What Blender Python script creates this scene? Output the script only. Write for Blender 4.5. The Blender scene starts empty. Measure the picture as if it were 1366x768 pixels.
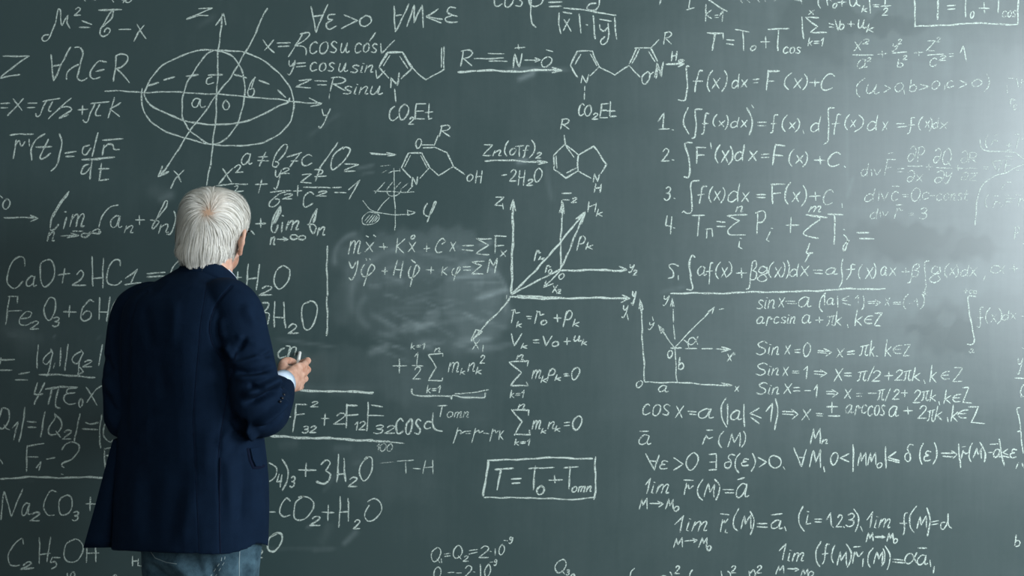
import bpy, bmesh, math, random
import numpy as np
from mathutils import Vector, Matrix, noise
from mathutils.bvhtree import BVHTree
R = math.radians
scene = bpy.context.scene
COL = scene.collection

# ------------------------------------------------------------------ camera, world, lights, exposure
FPX = 2040.0            # focal length in pixels (frame 1366 x 768)
CAM = Vector((0.0, -4.5, 1.49))
cd = bpy.data.cameras.new('camera'); cam = bpy.data.objects.new('camera', cd); COL.objects.link(cam)
cam.location = CAM; cam.rotation_euler = (R(90), 0, 0)
cd.sensor_width = 36.0; cd.lens = FPX/1366*36.0; cd.clip_start = 0.05; cd.clip_end = 100
scene.camera = cam

w = bpy.data.worlds.new('world'); scene.world = w; w.use_nodes = True
bg = w.node_tree.nodes['Background']
bg.inputs[0].default_value = (0.62, 0.74, 0.80, 1); bg.inputs[1].default_value = 0.345

def area(name, loc, target, sx, sy, power, col):
    l = bpy.data.lights.new(name, 'AREA'); l.shape = 'RECTANGLE'; l.size = sx; l.size_y = sy
    l.energy = power; l.color = col
    o = bpy.data.objects.new(name, l); COL.objects.link(o); o.location = loc
    o.rotation_euler = (Vector(target)-Vector(loc)).to_track_quat('-Z', 'Y').to_euler()
    return o
# daylight entering the two windows of the right-hand wall
WX = 3.30
area('daylight_window_far', (WX-0.10, -6.1, 2.12), (1.2, 0.0, 1.9), 1.7, 1.9, 108, (0.86, 0.94, 1.0))
area('added_fill_rear', (2.5, -7.3, 2.15), (0.9, 0.0, 1.8), 1.1, 1.7, 34, (0.86, 0.95, 1.0))  # added fill lamp that spreads the board gloss leftwards, no known source
area('daylight_window_near', (WX-0.10, -2.75, 1.95), (-0.8, -0.6, 1.3), 1.4, 1.7, 305, (0.86, 0.94, 1.0))

vs = scene.view_settings
vs.view_transform = 'Standard'; vs.look = 'None'; vs.gamma = 1.0; vs.use_curve_mapping = False
vs.exposure = -0.74

# ------------------------------------------------------------------ helpers
def P(px, py, y):
    """point of the plane at depth y that the photograph shows at pixel (px, py)"""
    d = y - CAM.y
    return Vector(((px-683.0)*d/FPX, y, CAM.z-(py-384.0)*d/FPX))

def tag(o, label=None, cat=None, group=None, kind=None):
    if label: o['label'] = label
    if cat: o['category'] = cat
    if group: o['group'] = group
    if kind: o['kind'] = kind
    return o
def empty(name, loc):
    o = bpy.data.objects.new(name, None); o.empty_display_size = 0.1; COL.objects.link(o); o.location = loc
    return o
def link(name, me, mat, parent=None, smooth=False):
    if mat is not None:
        me.materials.append(mat)
    o = bpy.data.objects.new(name, me); COL.objects.link(o)
    if parent is not None:
        o.parent = parent
        o.matrix_parent_inverse = Matrix.Translation(-world_loc(parent))
    if smooth:
        me.polygons.foreach_set('use_smooth', [True]*len(me.polygons))
    return o
def world_loc(o):
    v = Vector(o.location)
    p = o.parent
    if p is not None:
        return Vector((0, 0, 0)) if o.type == 'MESH' else v
    return v
def pydata(name, vs_, fs):
    me = bpy.data.meshes.new(name); me.from_pydata([tuple(v) for v in vs_], [], fs); me.update(); return me
def box(bm, x0, x1, y0, y1, z0, z1):
    c = [bm.verts.new(p) for p in ((x0,y0,z0),(x1,y0,z0),(x1,y1,z0),(x0,y1,z0),(x0,y0,z1),(x1,y0,z1),(x1,y1,z1),(x0,y1,z1))]
    for f in ((0,3,2,1),(4,5,6,7),(0,1,5,4),(1,2,6,5),(2,3,7,6),(3,0,4,7)):
        bm.faces.new([c[i] for i in f])
def boxes(name, lst, mat, parent=None, bev=0.0):
    bm = bmesh.new()
    for b in lst: box(bm, *b)
    if bev:
        bmesh.ops.bevel(bm, geom=bm.edges[:], offset=bev, segments=2, affect='EDGES')
    me = bpy.data.meshes.new(name); bm.to_mesh(me); bm.free()
    return link(name, me, mat, parent)

# ------------------------------------------------------------------ materials
def mat(name):
    m = bpy.data.materials.new(name); m.use_nodes = True
    nt = m.node_tree; b = nt.nodes['Principled BSDF']
    return m, nt, b
def N(nt, t, **kw):
    n = nt.nodes.new(t)
    for k, v in kw.items(): setattr(n, k, v)
    return n
def simple(name, col, rough=0.6, spec=0.3, nscale=0, namt=0.0, bump=0.0, metal=0.0):
    m, nt, b = mat(name)
    b.inputs['Base Color'].default_value = (*col, 1); b.inputs['Roughness'].default_value = rough
    b.inputs['Specular IOR Level'].default_value = spec; b.inputs['Metallic'].default_value = metal
    if nscale:
        tc = N(nt, 'ShaderNodeTexCoord'); no = N(nt, 'ShaderNodeTexNoise'); no.inputs['Scale'].default_value = nscale
        no.inputs['Detail'].default_value = 4
        nt.links.new(tc.outputs['Object'], no.inputs['Vector'])
        mx = N(nt, 'ShaderNodeMix', data_type='RGBA')
        mx.inputs[6].default_value = (*[c*(1-namt) for c in col], 1); mx.inputs[7].default_value = (*[min(1, c*(1+namt)) for c in col], 1)
        nt.links.new(no.outputs[0], mx.inputs[0]); nt.links.new(mx.outputs[2], b.inputs['Base Color'])
        if bump:
            bp = N(nt, 'ShaderNodeBump'); bp.inputs['Strength'].default_value = bump; bp.inputs['Distance'].default_value = 0.002
            nt.links.new(no.outputs[0], bp.inputs['Height']); nt.links.new(bp.outputs[0], b.inputs['Normal'])
    return m

# chalkboard surface: green paint, chalk dust from the 'dust' attribute, fine wiping streaks
def board_material():
    m, nt, b = mat('chalkboard_green')
    tc = N(nt, 'ShaderNodeTexCoord'); at = N(nt, 'ShaderNodeAttribute', attribute_name='dust')
    def noi(sx, sy, sz, scale, det=5, rough=0.6, dist=0.0):
        mp = N(nt, 'ShaderNodeMapping'); mp.inputs['Scale'].default_value = (sx, sy, sz)
        no = N(nt, 'ShaderNodeTexNoise'); no.inputs['Scale'].default_value = scale
        no.inputs['Detail'].default_value = det; no.inputs['Roughness'].default_value = rough; no.inputs['Distortion'].default_value = dist
        nt.links.new(tc.outputs['Object'], mp.inputs[0]); nt.links.new(mp.outputs[0], no.inputs['Vector'])
        return no.outputs[0]
    def math_(op, a, b_):
        n = N(nt, 'ShaderNodeMath', operation=op)
        for i, v in enumerate((a, b_)):
            if isinstance(v, (int, float)): n.inputs[i].default_value = v
            else: nt.links.new(v, n.inputs[i])
        return n.outputs[0]
    streak = noi(9, 1, 0.8, 2.6, 6, 0.7, 0.6)      # vertical wiping streaks
    cloud = noi(1, 1, 1, 2.2, 5, 0.6, 0.8)         # cloudy haze of dust
    fine = noi(1, 1, 1, 60, 3, 0.7)
    horiz = noi(1, 1, 7, 2.0, 5, 0.65, 1.2)
    d = math_('MULTIPLY', at.outputs['Fac'], math_('ADD', math_('MULTIPLY', streak, 0.5), math_('ADD', math_('MULTIPLY', horiz, 0.9), 0.3)))
    d = math_('ADD', d, math_('MULTIPLY', math_('SUBTRACT', cloud, 0.5), 0.09))
    d = math_('ADD', d, math_('MULTIPLY', math_('SUBTRACT', streak, 0.5), 0.06))
    d = math_('ADD', d, math_('MULTIPLY', math_('SUBTRACT', fine, 0.5), 0.03))
    mx = N(nt, 'ShaderNodeMix', data_type='RGBA')
    mx.inputs[6].default_value = (0.042, 0.072, 0.073, 1); mx.inputs[7].default_value = (0.42, 0.51, 0.52, 1)
    nt.links.new(d, mx.inputs[0]); nt.links.new(mx.outputs[2], b.inputs['Base Color'])
    r = math_('ADD', 0.30, math_('MULTIPLY', math_('SUBTRACT', cloud, 0.5), 0.12))
    nt.links.new(r, b.inputs['Roughness']); b.inputs['Specular IOR Level'].default_value = 0.74
    bp = N(nt, 'ShaderNodeBump'); bp.inputs['Strength'].default_value = 0.12; bp.inputs['Distance'].default_value = 0.0006
    nt.links.new(fine, bp.inputs['Height']); nt.links.new(bp.outputs[0], b.inputs['Normal'])
    return m
def chalk_material(name, cover, soft, col=(0.62, 0.72, 0.66)):
    m, nt, b = mat(name)
    b.inputs['Base Color'].default_value = (*col, 1); b.inputs['Roughness'].default_value = 0.95
    b.inputs['Specular IOR Level'].default_value = 0.1
    tc = N(nt, 'ShaderNodeTexCoord'); uv = N(nt, 'ShaderNodeSeparateXYZ')
    nt.links.new(tc.outputs['UV'], uv.inputs[0])
    no = N(nt, 'ShaderNodeTexNoise'); no.inputs['Scale'].default_value = 330; no.inputs['Detail'].default_value = 2
    no2 = N(nt, 'ShaderNodeTexNoise'); no2.inputs['Scale'].default_value = 22; no2.inputs['Detail'].default_value = 3
    nt.links.new(tc.outputs['Object'], no.inputs['Vector']); nt.links.new(tc.outputs['Object'], no2.inputs['Vector'])
    def math_(op, a, b_, clamp=False):
        n = N(nt, 'ShaderNodeMath', operation=op); n.use_clamp = clamp
        for i, v in enumerate((a, b_)):
            if isinstance(v, (int, float)): n.inputs[i].default_value = v
            else: nt.links.new(v, n.inputs[i])
        return n.outputs[0]
    # across the stroke: v = 0..1, full in the middle
    e = math_('ABSOLUTE', math_('SUBTRACT', uv.outputs['Y'], 0.5), 0)
    edge = math_('MULTIPLY', math_('SUBTRACT', 0.5, e), soft, True)
    g = math_('MULTIPLY', math_('SUBTRACT', no.outputs[0], 0.5), 4.2)
    g2 = math_('MULTIPLY', math_('SUBTRACT', no2.outputs[0], 0.5), 0.9)
    a = math_('ADD', math_('ADD', g, g2), cover)
    a = math_('MINIMUM', math_('MAXIMUM', a, 0.12), 0.98)
    a = math_('MULTIPLY', a, edge, True)
    nt.links.new(a, b.inputs['Alpha'])
    return m
M_BOARD = board_material()
M_CHALK = {'m': chalk_material('chalk_line', 0.82, 4.0), 'b': chalk_material('chalk_heavy_line', 0.95, 4.6),
           'f': chalk_material('chalk_faint_line', 0.56, 3.6), 'v': chalk_material('chalk_very_faint_line', 0.36, 3.0)}
M_WALL = simple('painted_plaster', (0.62, 0.63, 0.60), 0.9, 0.1, 14, 0.05, 0.2)
M_FLOOR = simple('grey_linoleum', (0.22, 0.21, 0.19), 0.5, 0.3, 9, 0.12)
M_ALU = simple('brushed_aluminium', (0.55, 0.56, 0.56), 0.35, 0.5, 40, 0.06, metal=0.9)
M_WHITEPAINT = simple('white_window_paint', (0.8, 0.8, 0.78), 0.5, 0.3, 20, 0.03)
# ------------------------------------------------------------------ the room
def struct(o): o['kind'] = 'structure'; return o
BX0, BX1, BZ0, BZ1 = -2.6, 2.45, 0.50, 2.55
struct(boxes('floor', [(-4.2, WX+0.2, -7.4, 0.14, -0.1, 0.0)], M_FLOOR))
struct(boxes('wall_back', [(-4.2, WX+0.2, 0.035, 0.14, 0.0, 3.2)], M_WALL))
struct(boxes('ceiling', [(-4.2, WX+0.2, -7.4, 0.14, 3.2, 3.3)], M_WALL))
# right wall with two window openings
w1 = (-7.0, -5.2, 1.1, 3.08); w2 = (-3.6, -1.9, 1.0, 2.9)
struct(boxes('wall_right', [(WX, WX+0.2, -7.4, w1[0], 0, 3.2), (WX, WX+0.2, w1[1], w2[0], 0, 3.2), (WX, WX+0.2, w2[1], 0.035, 0, 3.2),
    (WX, WX+0.2, w1[0], w1[1], 0, w1[2]), (WX, WX+0.2, w1[0], w1[1], w1[3], 3.2),
    (WX, WX+0.2, w2[0], w2[1], 0, w2[2]), (WX, WX+0.2, w2[0], w2[1], w2[3], 3.2)], M_WALL))
# rear wall, only its right-hand stretch, with an opening added for the rear fill lamp
struct(boxes('wall_rear', [(0.4, 1.9, -7.6, -7.4, 0, 3.2), (3.1, WX, -7.6, -7.4, 0, 3.2), (1.9, 3.1, -7.6, -7.4, 0, 1.2), (1.9, 3.1, -7.6, -7.4, 3.1, 3.2)], M_WALL))
e = struct(empty('window_3', (2.5, -7.5, 1.2)))  # unseen window, added to house the rear fill lamp
boxes('window_frame', [(1.9, 1.95, -7.52, -7.46, 1.2, 3.1), (3.05, 3.1, -7.52, -7.46, 1.2, 3.1), (2.475, 2.525, -7.52, -7.46, 1.25, 3.05), (1.95, 3.05, -7.52, -7.46, 1.2, 1.25), (1.95, 3.05, -7.52, -7.46, 3.05, 3.1)], M_WHITEPAINT, e)  # frame of that added window
for i, wn in enumerate((w1, w2)):
    y0, y1, z0, z1 = wn; t = 0.05; ym = (y0+y1)/2
    e = struct(empty('window_%d' % (i+1), (WX+0.1, ym, z0)))
    boxes('window_frame', [(WX+0.06, WX+0.12, y0, y0+t, z0, z1), (WX+0.06, WX+0.12, y1-t, y1, z0, z1),
        (WX+0.06, WX+0.12, ym-t/2, ym+t/2, z0+t, z1-t), (WX+0.06, WX+0.12, y0+t, y1-t, z0, z0+t), (WX+0.06, WX+0.12, y0+t, y1-t, z1-t, z1)], M_WHITEPAINT, e)
    boxes('window_sill', [(WX-0.06, WX+0.06, y0, y1, z0-0.03, z0)], M_WHITEPAINT, e, 0.005)
struct(boxes('baseboard_back', [(-4.2, WX, 0.015, 0.035, 0.0, 0.09)], M_WHITEPAINT))

# ------------------------------------------------------------------ the chalkboard
board = empty('chalkboard', (0, 0.02, BZ0))
tag(board, 'wide dark green chalkboard covered with handwritten formulas and diagrams', 'chalkboard')
# dusty surface mesh: a grid that carries how much chalk dust lies where
def px_of(x, z): return 683+x*FPX/4.5, 384-(z-CAM.z)*FPX/4.5
STEP = 0.0075
nx = int((BX1-BX0)/STEP)+1; nz = int((BZ1-BZ0)/STEP)+1
gx = np.linspace(BX0, BX1, nx); gz = np.linspace(BZ0, BZ1, nz)
GX, GZ = np.meshgrid(gx, gz); PX = 683+GX*FPX/4.5; PY = 384-(GZ-CAM.z)*FPX/4.5
dust = np.zeros_like(PX)
rng = np.random.default_rng(4)
# gentle warp so that patches do not read as ellipses
WXp = PX + 3*np.sin(PX/5.3+PY/7.1)+2*np.sin(PY/3.7-PX/9) + 9*np.sin(PY/31+PX/83)+5*np.sin(PX/17+1.3)*np.sin(PY/13)
WYp = PY + 3*np.sin(PX/6.1-PY/8.3)+2.2*np.sin(PX/3.9+PY/11) + 7*np.sin(PX/41+PY/59)+4*np.sin(PX/11+.4)*np.sin(PY/19)
def sm(t): t = np.clip(t, 0, 1); return t*t*(3-2*t)
def patch(cx, cy, rx, ry, amt, ang=0, edge=0.4, rim=0.0):
    global dust
    c, s = math.cos(R(ang)), math.sin(R(ang))
    u = ((WXp-cx)*c+(WYp-cy)*s)/rx; v = (-(WXp-cx)*s+(WYp-cy)*c)/ry
    r = (np.abs(u)**2.6+np.abs(v)**2.6)**(1/2.6)
    dust = dust + amt*sm((1-r)/edge+0.5)
    if rim: dust = dust + rim*np.exp(-((r-0.97)/0.035)**2)
def swipe(x0, y0, x1, y1, wd, amt, sharp=2.0):
    global dust
    dx, dy = x1-x0, y1-y0; L = math.hypot(dx, dy)
    t = ((PX-x0)*dx+(PY-y0)*dy)/L/L; d = np.abs((PX-x0)*-dy+(PY-y0)*dx)/L
    m = sm(np.minimum(t, 1-t)*4+0.3)*(t > -.05)*(t < 1.05)
    dust = dust + amt*m*np.exp(-(d/wd)**sharp)
def arc(cx, cy, r, a0, a1, wd, amt, sq=1.0):
    global dust
    dd = np.hypot(PX-cx, (PY-cy)/sq); a = (np.degrees(np.arctan2(-(PY-cy)/sq, PX-cx))-a0) % 360
    span = (a1-a0) % 360
    m = sm(np.minimum(a, span-a)/14)*(a < span)
    dust = dust + amt*m*np.exp(-((dd-r)/wd)**2)
# big erased cloud left of the coordinate axes
patch(562, 385, 118, 78, 0.07, 8, 0.30, 0.0)
patch(545, 345, 95, 38, 0.04, 0, 0.35, 0.03)
patch(640, 400, 42, 45, 0.07, 0, 0.3, 0.0)
arc(632, 398, 45, -30, 75, 3, 0.17)
arc(560, 400, 92, 100, 200, 5, 0.08, 0.8)
arc(480, 345, 34, 90, 200, 3.5, 0.15)
for i in range(60):
    x = rng.uniform(478, 650); y = rng.uniform(325, 470); a = rng.uniform(-35, 20)
    l = rng.uniform(14, 60)
    swipe(x, y, x+l*math.cos(R(a)), y-l*math.sin(R(a)), rng.uniform(1.2, 3.6), rng.uniform(0.04, 0.14))
swipe(490, 472, 520, 460, 5, 0.16); swipe(505, 448, 640, 420, 4, 0.10); swipe(612, 352, 640, 366, 4, .12)
arc(500, 415, 22, 110, 260, 4, 0.09); swipe(600, 460, 660, 452, 7, .05)
patch(470, 500, 110, 34, 0.045, 3, .5); patch(600, 510, 90, 60, .03, 0, .6)
swipe(368, 452, 450, 463, 2, 0.10); swipe(370, 518, 500, 517, 5, 0.05)
# single smears
swipe(690, 107, 715, 96, 3.5, 0.26); swipe(676, 92, 760, 93, 2.5, .18)
swipe(688, 216, 705, 214, 3.5, .30); arc(520, 320, 40, 100, 180, 3, .03)
swipe(475, 225, 500, 220, 2.5, .14); swipe(480, 233, 500, 229, 2, .1)
swipe(410, 183, 455, 150, 3, 0.05); swipe(262, 38, 288, 20, 4, 0.05); swipe(395, 60, 435, 10, 3, .03)
swipe(210, 268, 232, 258, 5, .10); swipe(195, 252, 235, 262, 9, .05)
swipe(456, 728, 478, 706, 4, 0.14); swipe(428, 728, 440, 695, 7, .06); swipe(408, 705, 416, 700, 3, .1)
swipe(350, 732, 450, 731, 3, .06); swipe(428, 660, 450, 630, 3, .05); swipe(415, 735, 448, 732, 3, .06)
swipe(443, 598, 470, 597, 5, .07); swipe(470, 618, 482, 616, 3, .06); swipe(370, 595, 400, 590, 8, .05)
arc(790, 230, 60, 165, 215, 3, .07, 1.3)
swipe(0, 440, 60, 452, 7, .05); swipe(10, 446, 22, 447, 2, .12); swipe(70, 449, 75, 449, 2, .2); swipe(128, 452, 136, 448, 2, .09)
swipe(22, 640, 48, 641, 2.5, .06)
swipe(0, 420, 50, 470, 16, .03); patch(60, 450, 60, 26, .02, 0, .6)
swipe(612, 530, 650, 527, 3, .14)
patch(520, 620, 80, 40, .03, 0, .8); patch(750, 700, 220, 60, .012, 0, .9)
# dusty right-hand half, with wet-wiped darker spots
patch(1260, 180, 280, 260, 0.04, -12, 1.0)
patch(1150, 470, 260, 120, 0.03, 0, 1.0); patch(1240, 375, 130, 34, 0.035, -4, .5)
patch(1235, 322, 88, 24, -0.05, 3, 0.5); patch(1308, 330, 30, 17, -0.05, 0, 0.5); patch(1238, 308, 30, 12, -.03, 0, .6); patch(1185, 325, 60, 24, -.03, 0, .7)
patch(1252, 440, 36, 34, -0.06, 20, 0.7); patch(1222, 438, 18, 7, -0.05, 0, .5); patch(1275, 458, 18, 22, -.05, 0, .5)
patch(1258, 425, 12, 10, .05, 30, .6)
patch(1090, 40, 50, 40, -0.05, 20, .5); patch(1170, 28, 60, 13, -.07, 0, .5); patch(1350, 40, 40, 30, -.04, 0, .6)
swipe(1265, 40, 1262, 110, 12, .05); swipe(1128, 40, 1130, 260, 2, .04); swipe(1138, 235, 1130, 265, 2, .06)
swipe(880, 390, 915, 382, 2.5, .07); swipe(1295, 55, 1300, 120, 9, .03)
swipe(1325, 218, 1300, 300, 3, .03); arc(1150, 470, 190, 60, 110, 6, .02)
for i in range(70):
    x = rng.uniform(860, 1366); y = rng.uniform(20, 560); a = rng.uniform(75, 100); l = rng.uniform(30, 120)
    swipe(x, y, x+l*math.cos(R(a)), y-l*math.sin(R(a)), rng.uniform(2, 8), rng.uniform(-0.012, 0.016))
dust = np.where(dust < 0, dust, dust)
# soft overall veil, thicker to the right and thinner towards the bottom
dust = dust + 0.03*sm((PX-300)/700) - 0.02*sm((PY-520)/220)
vsx = np.stack([GX.ravel(), np.zeros(GX.size), GZ.ravel()], 1)
idx = np.arange(nx*nz).reshape(nz, nx)
fc = np.stack([idx[:-1, :-1].ravel(), idx[:-1, 1:].ravel(), idx[1:, 1:].ravel(), idx[1:, :-1].ravel()], 1)
me = bpy.data.meshes.new('writing_surface')
me.vertices.add(len(vsx)); me.vertices.foreach_set('co', vsx.ravel())
me.loops.add(fc.size); me.loops.foreach_set('vertex_index', fc.ravel())
me.polygons.add(len(fc)); me.polygons.foreach_set('loop_start', np.arange(0, fc.size, 4)); me.polygons.foreach_set('loop_total', np.full(len(fc), 4))
me.update(); me.validate()
at = me.attributes.new('dust', 'FLOAT', 'POINT'); at.data.foreach_set('value', dust.ravel().astype(np.float32))
link('writing_surface', me, M_BOARD, board)
boxes('backing_panel', [(BX0, BX1, 0.001, 0.03, BZ0, BZ1)], M_ALU, board)
fr = 0.035
for b_ in ((BX0-fr, BX1+fr, -0.012, 0.034, BZ1, BZ1+fr), (BX0-fr, BX1+fr, -0.012, 0.034, BZ0-fr, BZ0), (BX0-fr, BX0, -0.012, 0.034, BZ0, BZ1), (BX1, BX1+fr, -0.012, 0.034, BZ0, BZ1)):
    boxes('frame', [b_], M_ALU, board, 0.003)
boxes('chalk_tray', [(BX0, BX1, -0.09, -0.012, BZ0-fr, BZ0-fr+0.008), (BX0, BX1, -0.096, -0.09, BZ0-fr, BZ0-fr+0.02)], M_ALU, board)

# ------------------------------------------------------------------ handwriting: a stroke font (cap height 100) and a small drawing language
FONT = {
'A':'0 0 32 100 66 0;12 36 54 36', 'C':'~68 84 50 100 24 88 4 50 12 12 36 0 66 14', 'E':'56 98 4 98 4 2 58 2;4 52 48 52',
'F':'6 0 8 98;2 98 62 98;7 52 48 52', 'H':'4 100 2 0;54 100 52 0;3 50 53 54', 'J':'~20 96 50 98 44 40 34 4 8 4 0 18', 'K':'4 100 2 0;52 96 6 46 56 0',
'M':'0 0 18 98 38 30 66 100 78 0', 'N':'4 0 6 96 50 6 54 100', 'O':'~30 100 6 76 0 40 16 2 40 4 58 40 54 80 30 100',
'P':'8 0 10 96;~0 92 34 100 56 80 42 52 10 46', 'Q':'~30 100 4 74 2 36 20 10 46 22 60 60 50 92 30 100;38 26 60 2', 'R':'6 0 8 96;~0 92 34 100 52 80 38 54 10 48;12 50 60 2',
'S':'~56 88 36 100 8 84 16 60 44 42 50 16 26 0 0 14', 'T':'0 96 64 98;32 97 30 0', 'V':'0 100 28 0 56 100', 'Y':'0 100 24 54;54 100 14 0', 'Z':'2 96 60 98 0 4 62 4',
'a':'~46 56 24 62 2 36 4 8 20 0 38 16 48 56;~48 58 44 16 50 2 64 8', 'b':'4 98 4 4;~4 36 24 52 42 32 36 6 16 0 4 8', 'c':'~40 50 24 60 4 40 6 8 22 0 44 12',
'd':'~36 48 18 56 2 34 4 6 20 0 36 18;40 98 38 30 42 0', 'e':'~4 28 34 34 40 54 20 60 4 34 8 6 28 0 46 14', 'f':'~44 96 26 98 20 60 14 0 4 -18;0 52 38 54',
'g':'~36 52 14 60 4 34 20 22 38 40 36 54;~36 50 40 26 16 14 4 -6 24 -20 44 -6 34 12', 'h':'4 98 2 0;~3 36 22 58 36 44 34 0', 'i':'10 56 6 4 14 0;12 76 13 79',
'j':'~18 56 20 0 8 -28 -4 -18 20 2;18 76 19 79', 'k':'6 98 2 0;36 56 4 26;10 30 40 0', 'l':'~16 98 6 50 4 6 16 2', 'm':'0 0 6 58;~5 36 18 58 28 52 24 0;~26 34 42 60 52 50 46 4 58 4',
'n':'2 0 6 58;~5 34 24 60 34 50 30 6 42 4', 'o':'~20 58 2 40 4 6 22 0 38 20 36 50 20 58', 'p':'8 56 0 -36;~6 40 22 62 40 44 32 12 4 8', 'q':'~36 52 14 58 2 30 14 6 34 30;38 58 32 -36',
'r':'8 58 0 -20;~6 34 14 54 24 54 28 40 40 42', 's':'~34 52 18 60 4 48 16 32 32 18 24 2 0 6', 't':'~16 90 10 20 18 0 34 8;0 56 34 56', 'u':'~4 58 2 16 12 0 26 14 36 56;~36 58 34 10 42 0 54 8',
'v':'2 58 16 0 44 60', 'w':'0 58 12 0 26 40 38 0 52 58', 'x':'0 58 38 0;38 60 0 0', 'y':'~2 58 4 30 18 24 30 44;~36 58 30 10 14 -34 0 -28', 'z':'2 54 44 56 0 2 46 2',
'0':'~30 100 6 76 0 40 14 2 36 2 56 40 54 80 30 100', '1':'2 66 24 100 20 0', '2':'~4 76 20 98 42 90 40 62 2 4;0 3 54 4', '3':'~4 88 26 100 44 84 36 60 14 52;~18 52 44 44 42 12 20 -2 0 10',
'4':'18 98 2 42 46 46;42 96 38 0', '5':'50 98 12 98;~12 98 6 58 34 60 44 34 28 4 0 6', '6':'~52 92 30 100 6 62 2 20 22 0 46 14 44 42 24 50 6 30', '7':'2 96 48 98 16 0', '8':'~26 50 4 78 24 100 44 78 26 50 2 22 24 0 48 22 26 50',
'9':'~42 78 22 100 4 80 16 56 40 68 42 90;~44 92 40 30 20 0 0 10', '+':'26 72 24 12;0 42 52 44', '-':'0 42 40 44', '=':'0 54 48 56;0 32 46 32', '<':'50 82 0 44 52 10', '>':'0 82 52 48 2 10',
'≤':'50 90 0 56 52 30;6 30 50 2', '(':'~26 112 4 76 2 22 24 -14', ')':'~2 112 24 76 24 22 0 -14', '|':'0 108 0 -8', '/':'44 108 0 -10', '.':'0 4 3 0', ',':'6 8 0 -14', "'":'2 100 0 74',
'Σ':'66 92 4 96 42 52 0 2 70 2', '∀':'0 100 28 0 58 100;14 54 46 54', '∃':'2 98 50 96 52 2 0 2;8 50 50 50', '∈':'~50 58 22 56 2 30 18 4 50 4;8 32 44 32', 'ε':'~40 54 18 60 8 44 28 34;~26 34 2 28 4 6 22 0 44 6',
'α':'~48 58 34 14 18 0 2 16 6 46 24 52 38 30 52 2', 'd2':'', 'β':'~0 -40 14 -30 16 40 22 90 42 96 46 70 26 52;~26 52 50 40 44 8 22 4', 'δ':'~56 96 30 100 18 76 40 50 44 18 26 0 4 14 4 42 30 52',
'π':'0 52 56 60;~16 54 12 10 0 0;~42 56 36 14 46 0 54 6', 'φ':'~10 60 0 36 8 8 28 12 46 44 40 62 30 54 16 -36', 'λ':'~0 92 16 98 30 40 44 0 56 6;28 56 2 0', '∂':'~6 84 26 100 44 70 38 20 18 0 2 18 10 44 30 46 42 32', '∇':'0 98 34 0 66 100 0 98',
'∞':'~46 26 30 48 8 48 2 26 16 8 34 14 58 44 80 46 88 26 74 8 56 12 46 26', '·':'0 40 3 42', '±':'26 98 24 34;0 66 52 68;0 6 52 8',
}
def catmull(pts, n=5):
    out = []
    closed = (len(pts) > 3 and abs(pts[0][0]-pts[-1][0])+abs(pts[0][1]-pts[-1][1]) < 1e-6)
    m = len(pts)
    for i in range(m-1):
        p1, p2 = pts[i], pts[i+1]
        p0 = pts[i-1] if i > 0 else (pts[m-2] if closed else p1)
        p3 = pts[i+2] if i+2 < m else (pts[1] if closed else p2)
        for k in range(n):
            t = k/n; t2 = t*t; t3 = t2*t
            out.append(tuple(0.5*((2*p1[j])+(-p0[j]+p2[j])*t+(2*p0[j]-5*p1[j]+4*p2[j]-p3[j])*t2+(-p0[j]+3*p1[j]-3*p2[j]+p3[j])*t3) for j in (0, 1)))
    out.append(pts[-1])
    return out
GL = {}
for ch, s in FONT.items():
    st = []
    for part in s.split(';'):
        if not part: continue
        cv = part[0] == '~'
        v = [float(t) for t in part.lstrip('~').split()]
        pts = list(zip(v[0::2], v[1::2]))
        st.append(catmull(pts) if cv else pts)
    GL[ch] = st
hand = random.Random(11)
def run_strokes(txt, x0, y0, x1, y1, slant=0.12):
    """strokes of a word fitted to the box it fills in the photograph (pixels, y down)"""
    pen = 0; st = []
    for ch in txt:
        if ch == '_': pen += 40; continue
        g = GL[ch]; xs = [p[0] for s in g for p in s]
        ox = pen-min(xs); jy = hand.uniform(-2, 2) if len(txt) > 1 else 0
        for s in g: st.append([(p[0]+ox+slant*p[1], p[1]+jy) for p in s])
        pen += max(xs)-min(xs)+14
    xs = [p[0] for s in st for p in s]; ys = [p[1] for s in st for p in s]
    ax, bx, ay, by = min(xs), max(xs), min(ys), max(ys)
    fx = (x1-x0)/(bx-ax) if bx-ax > 1e-3 else 1; fy = (y1-y0)/(by-ay) if by-ay > 1e-3 else 1
    return [[(x0+(p[0]-ax)*fx, y1-(p[1]-ay)*fy) for p in s] for s in st]

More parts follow.
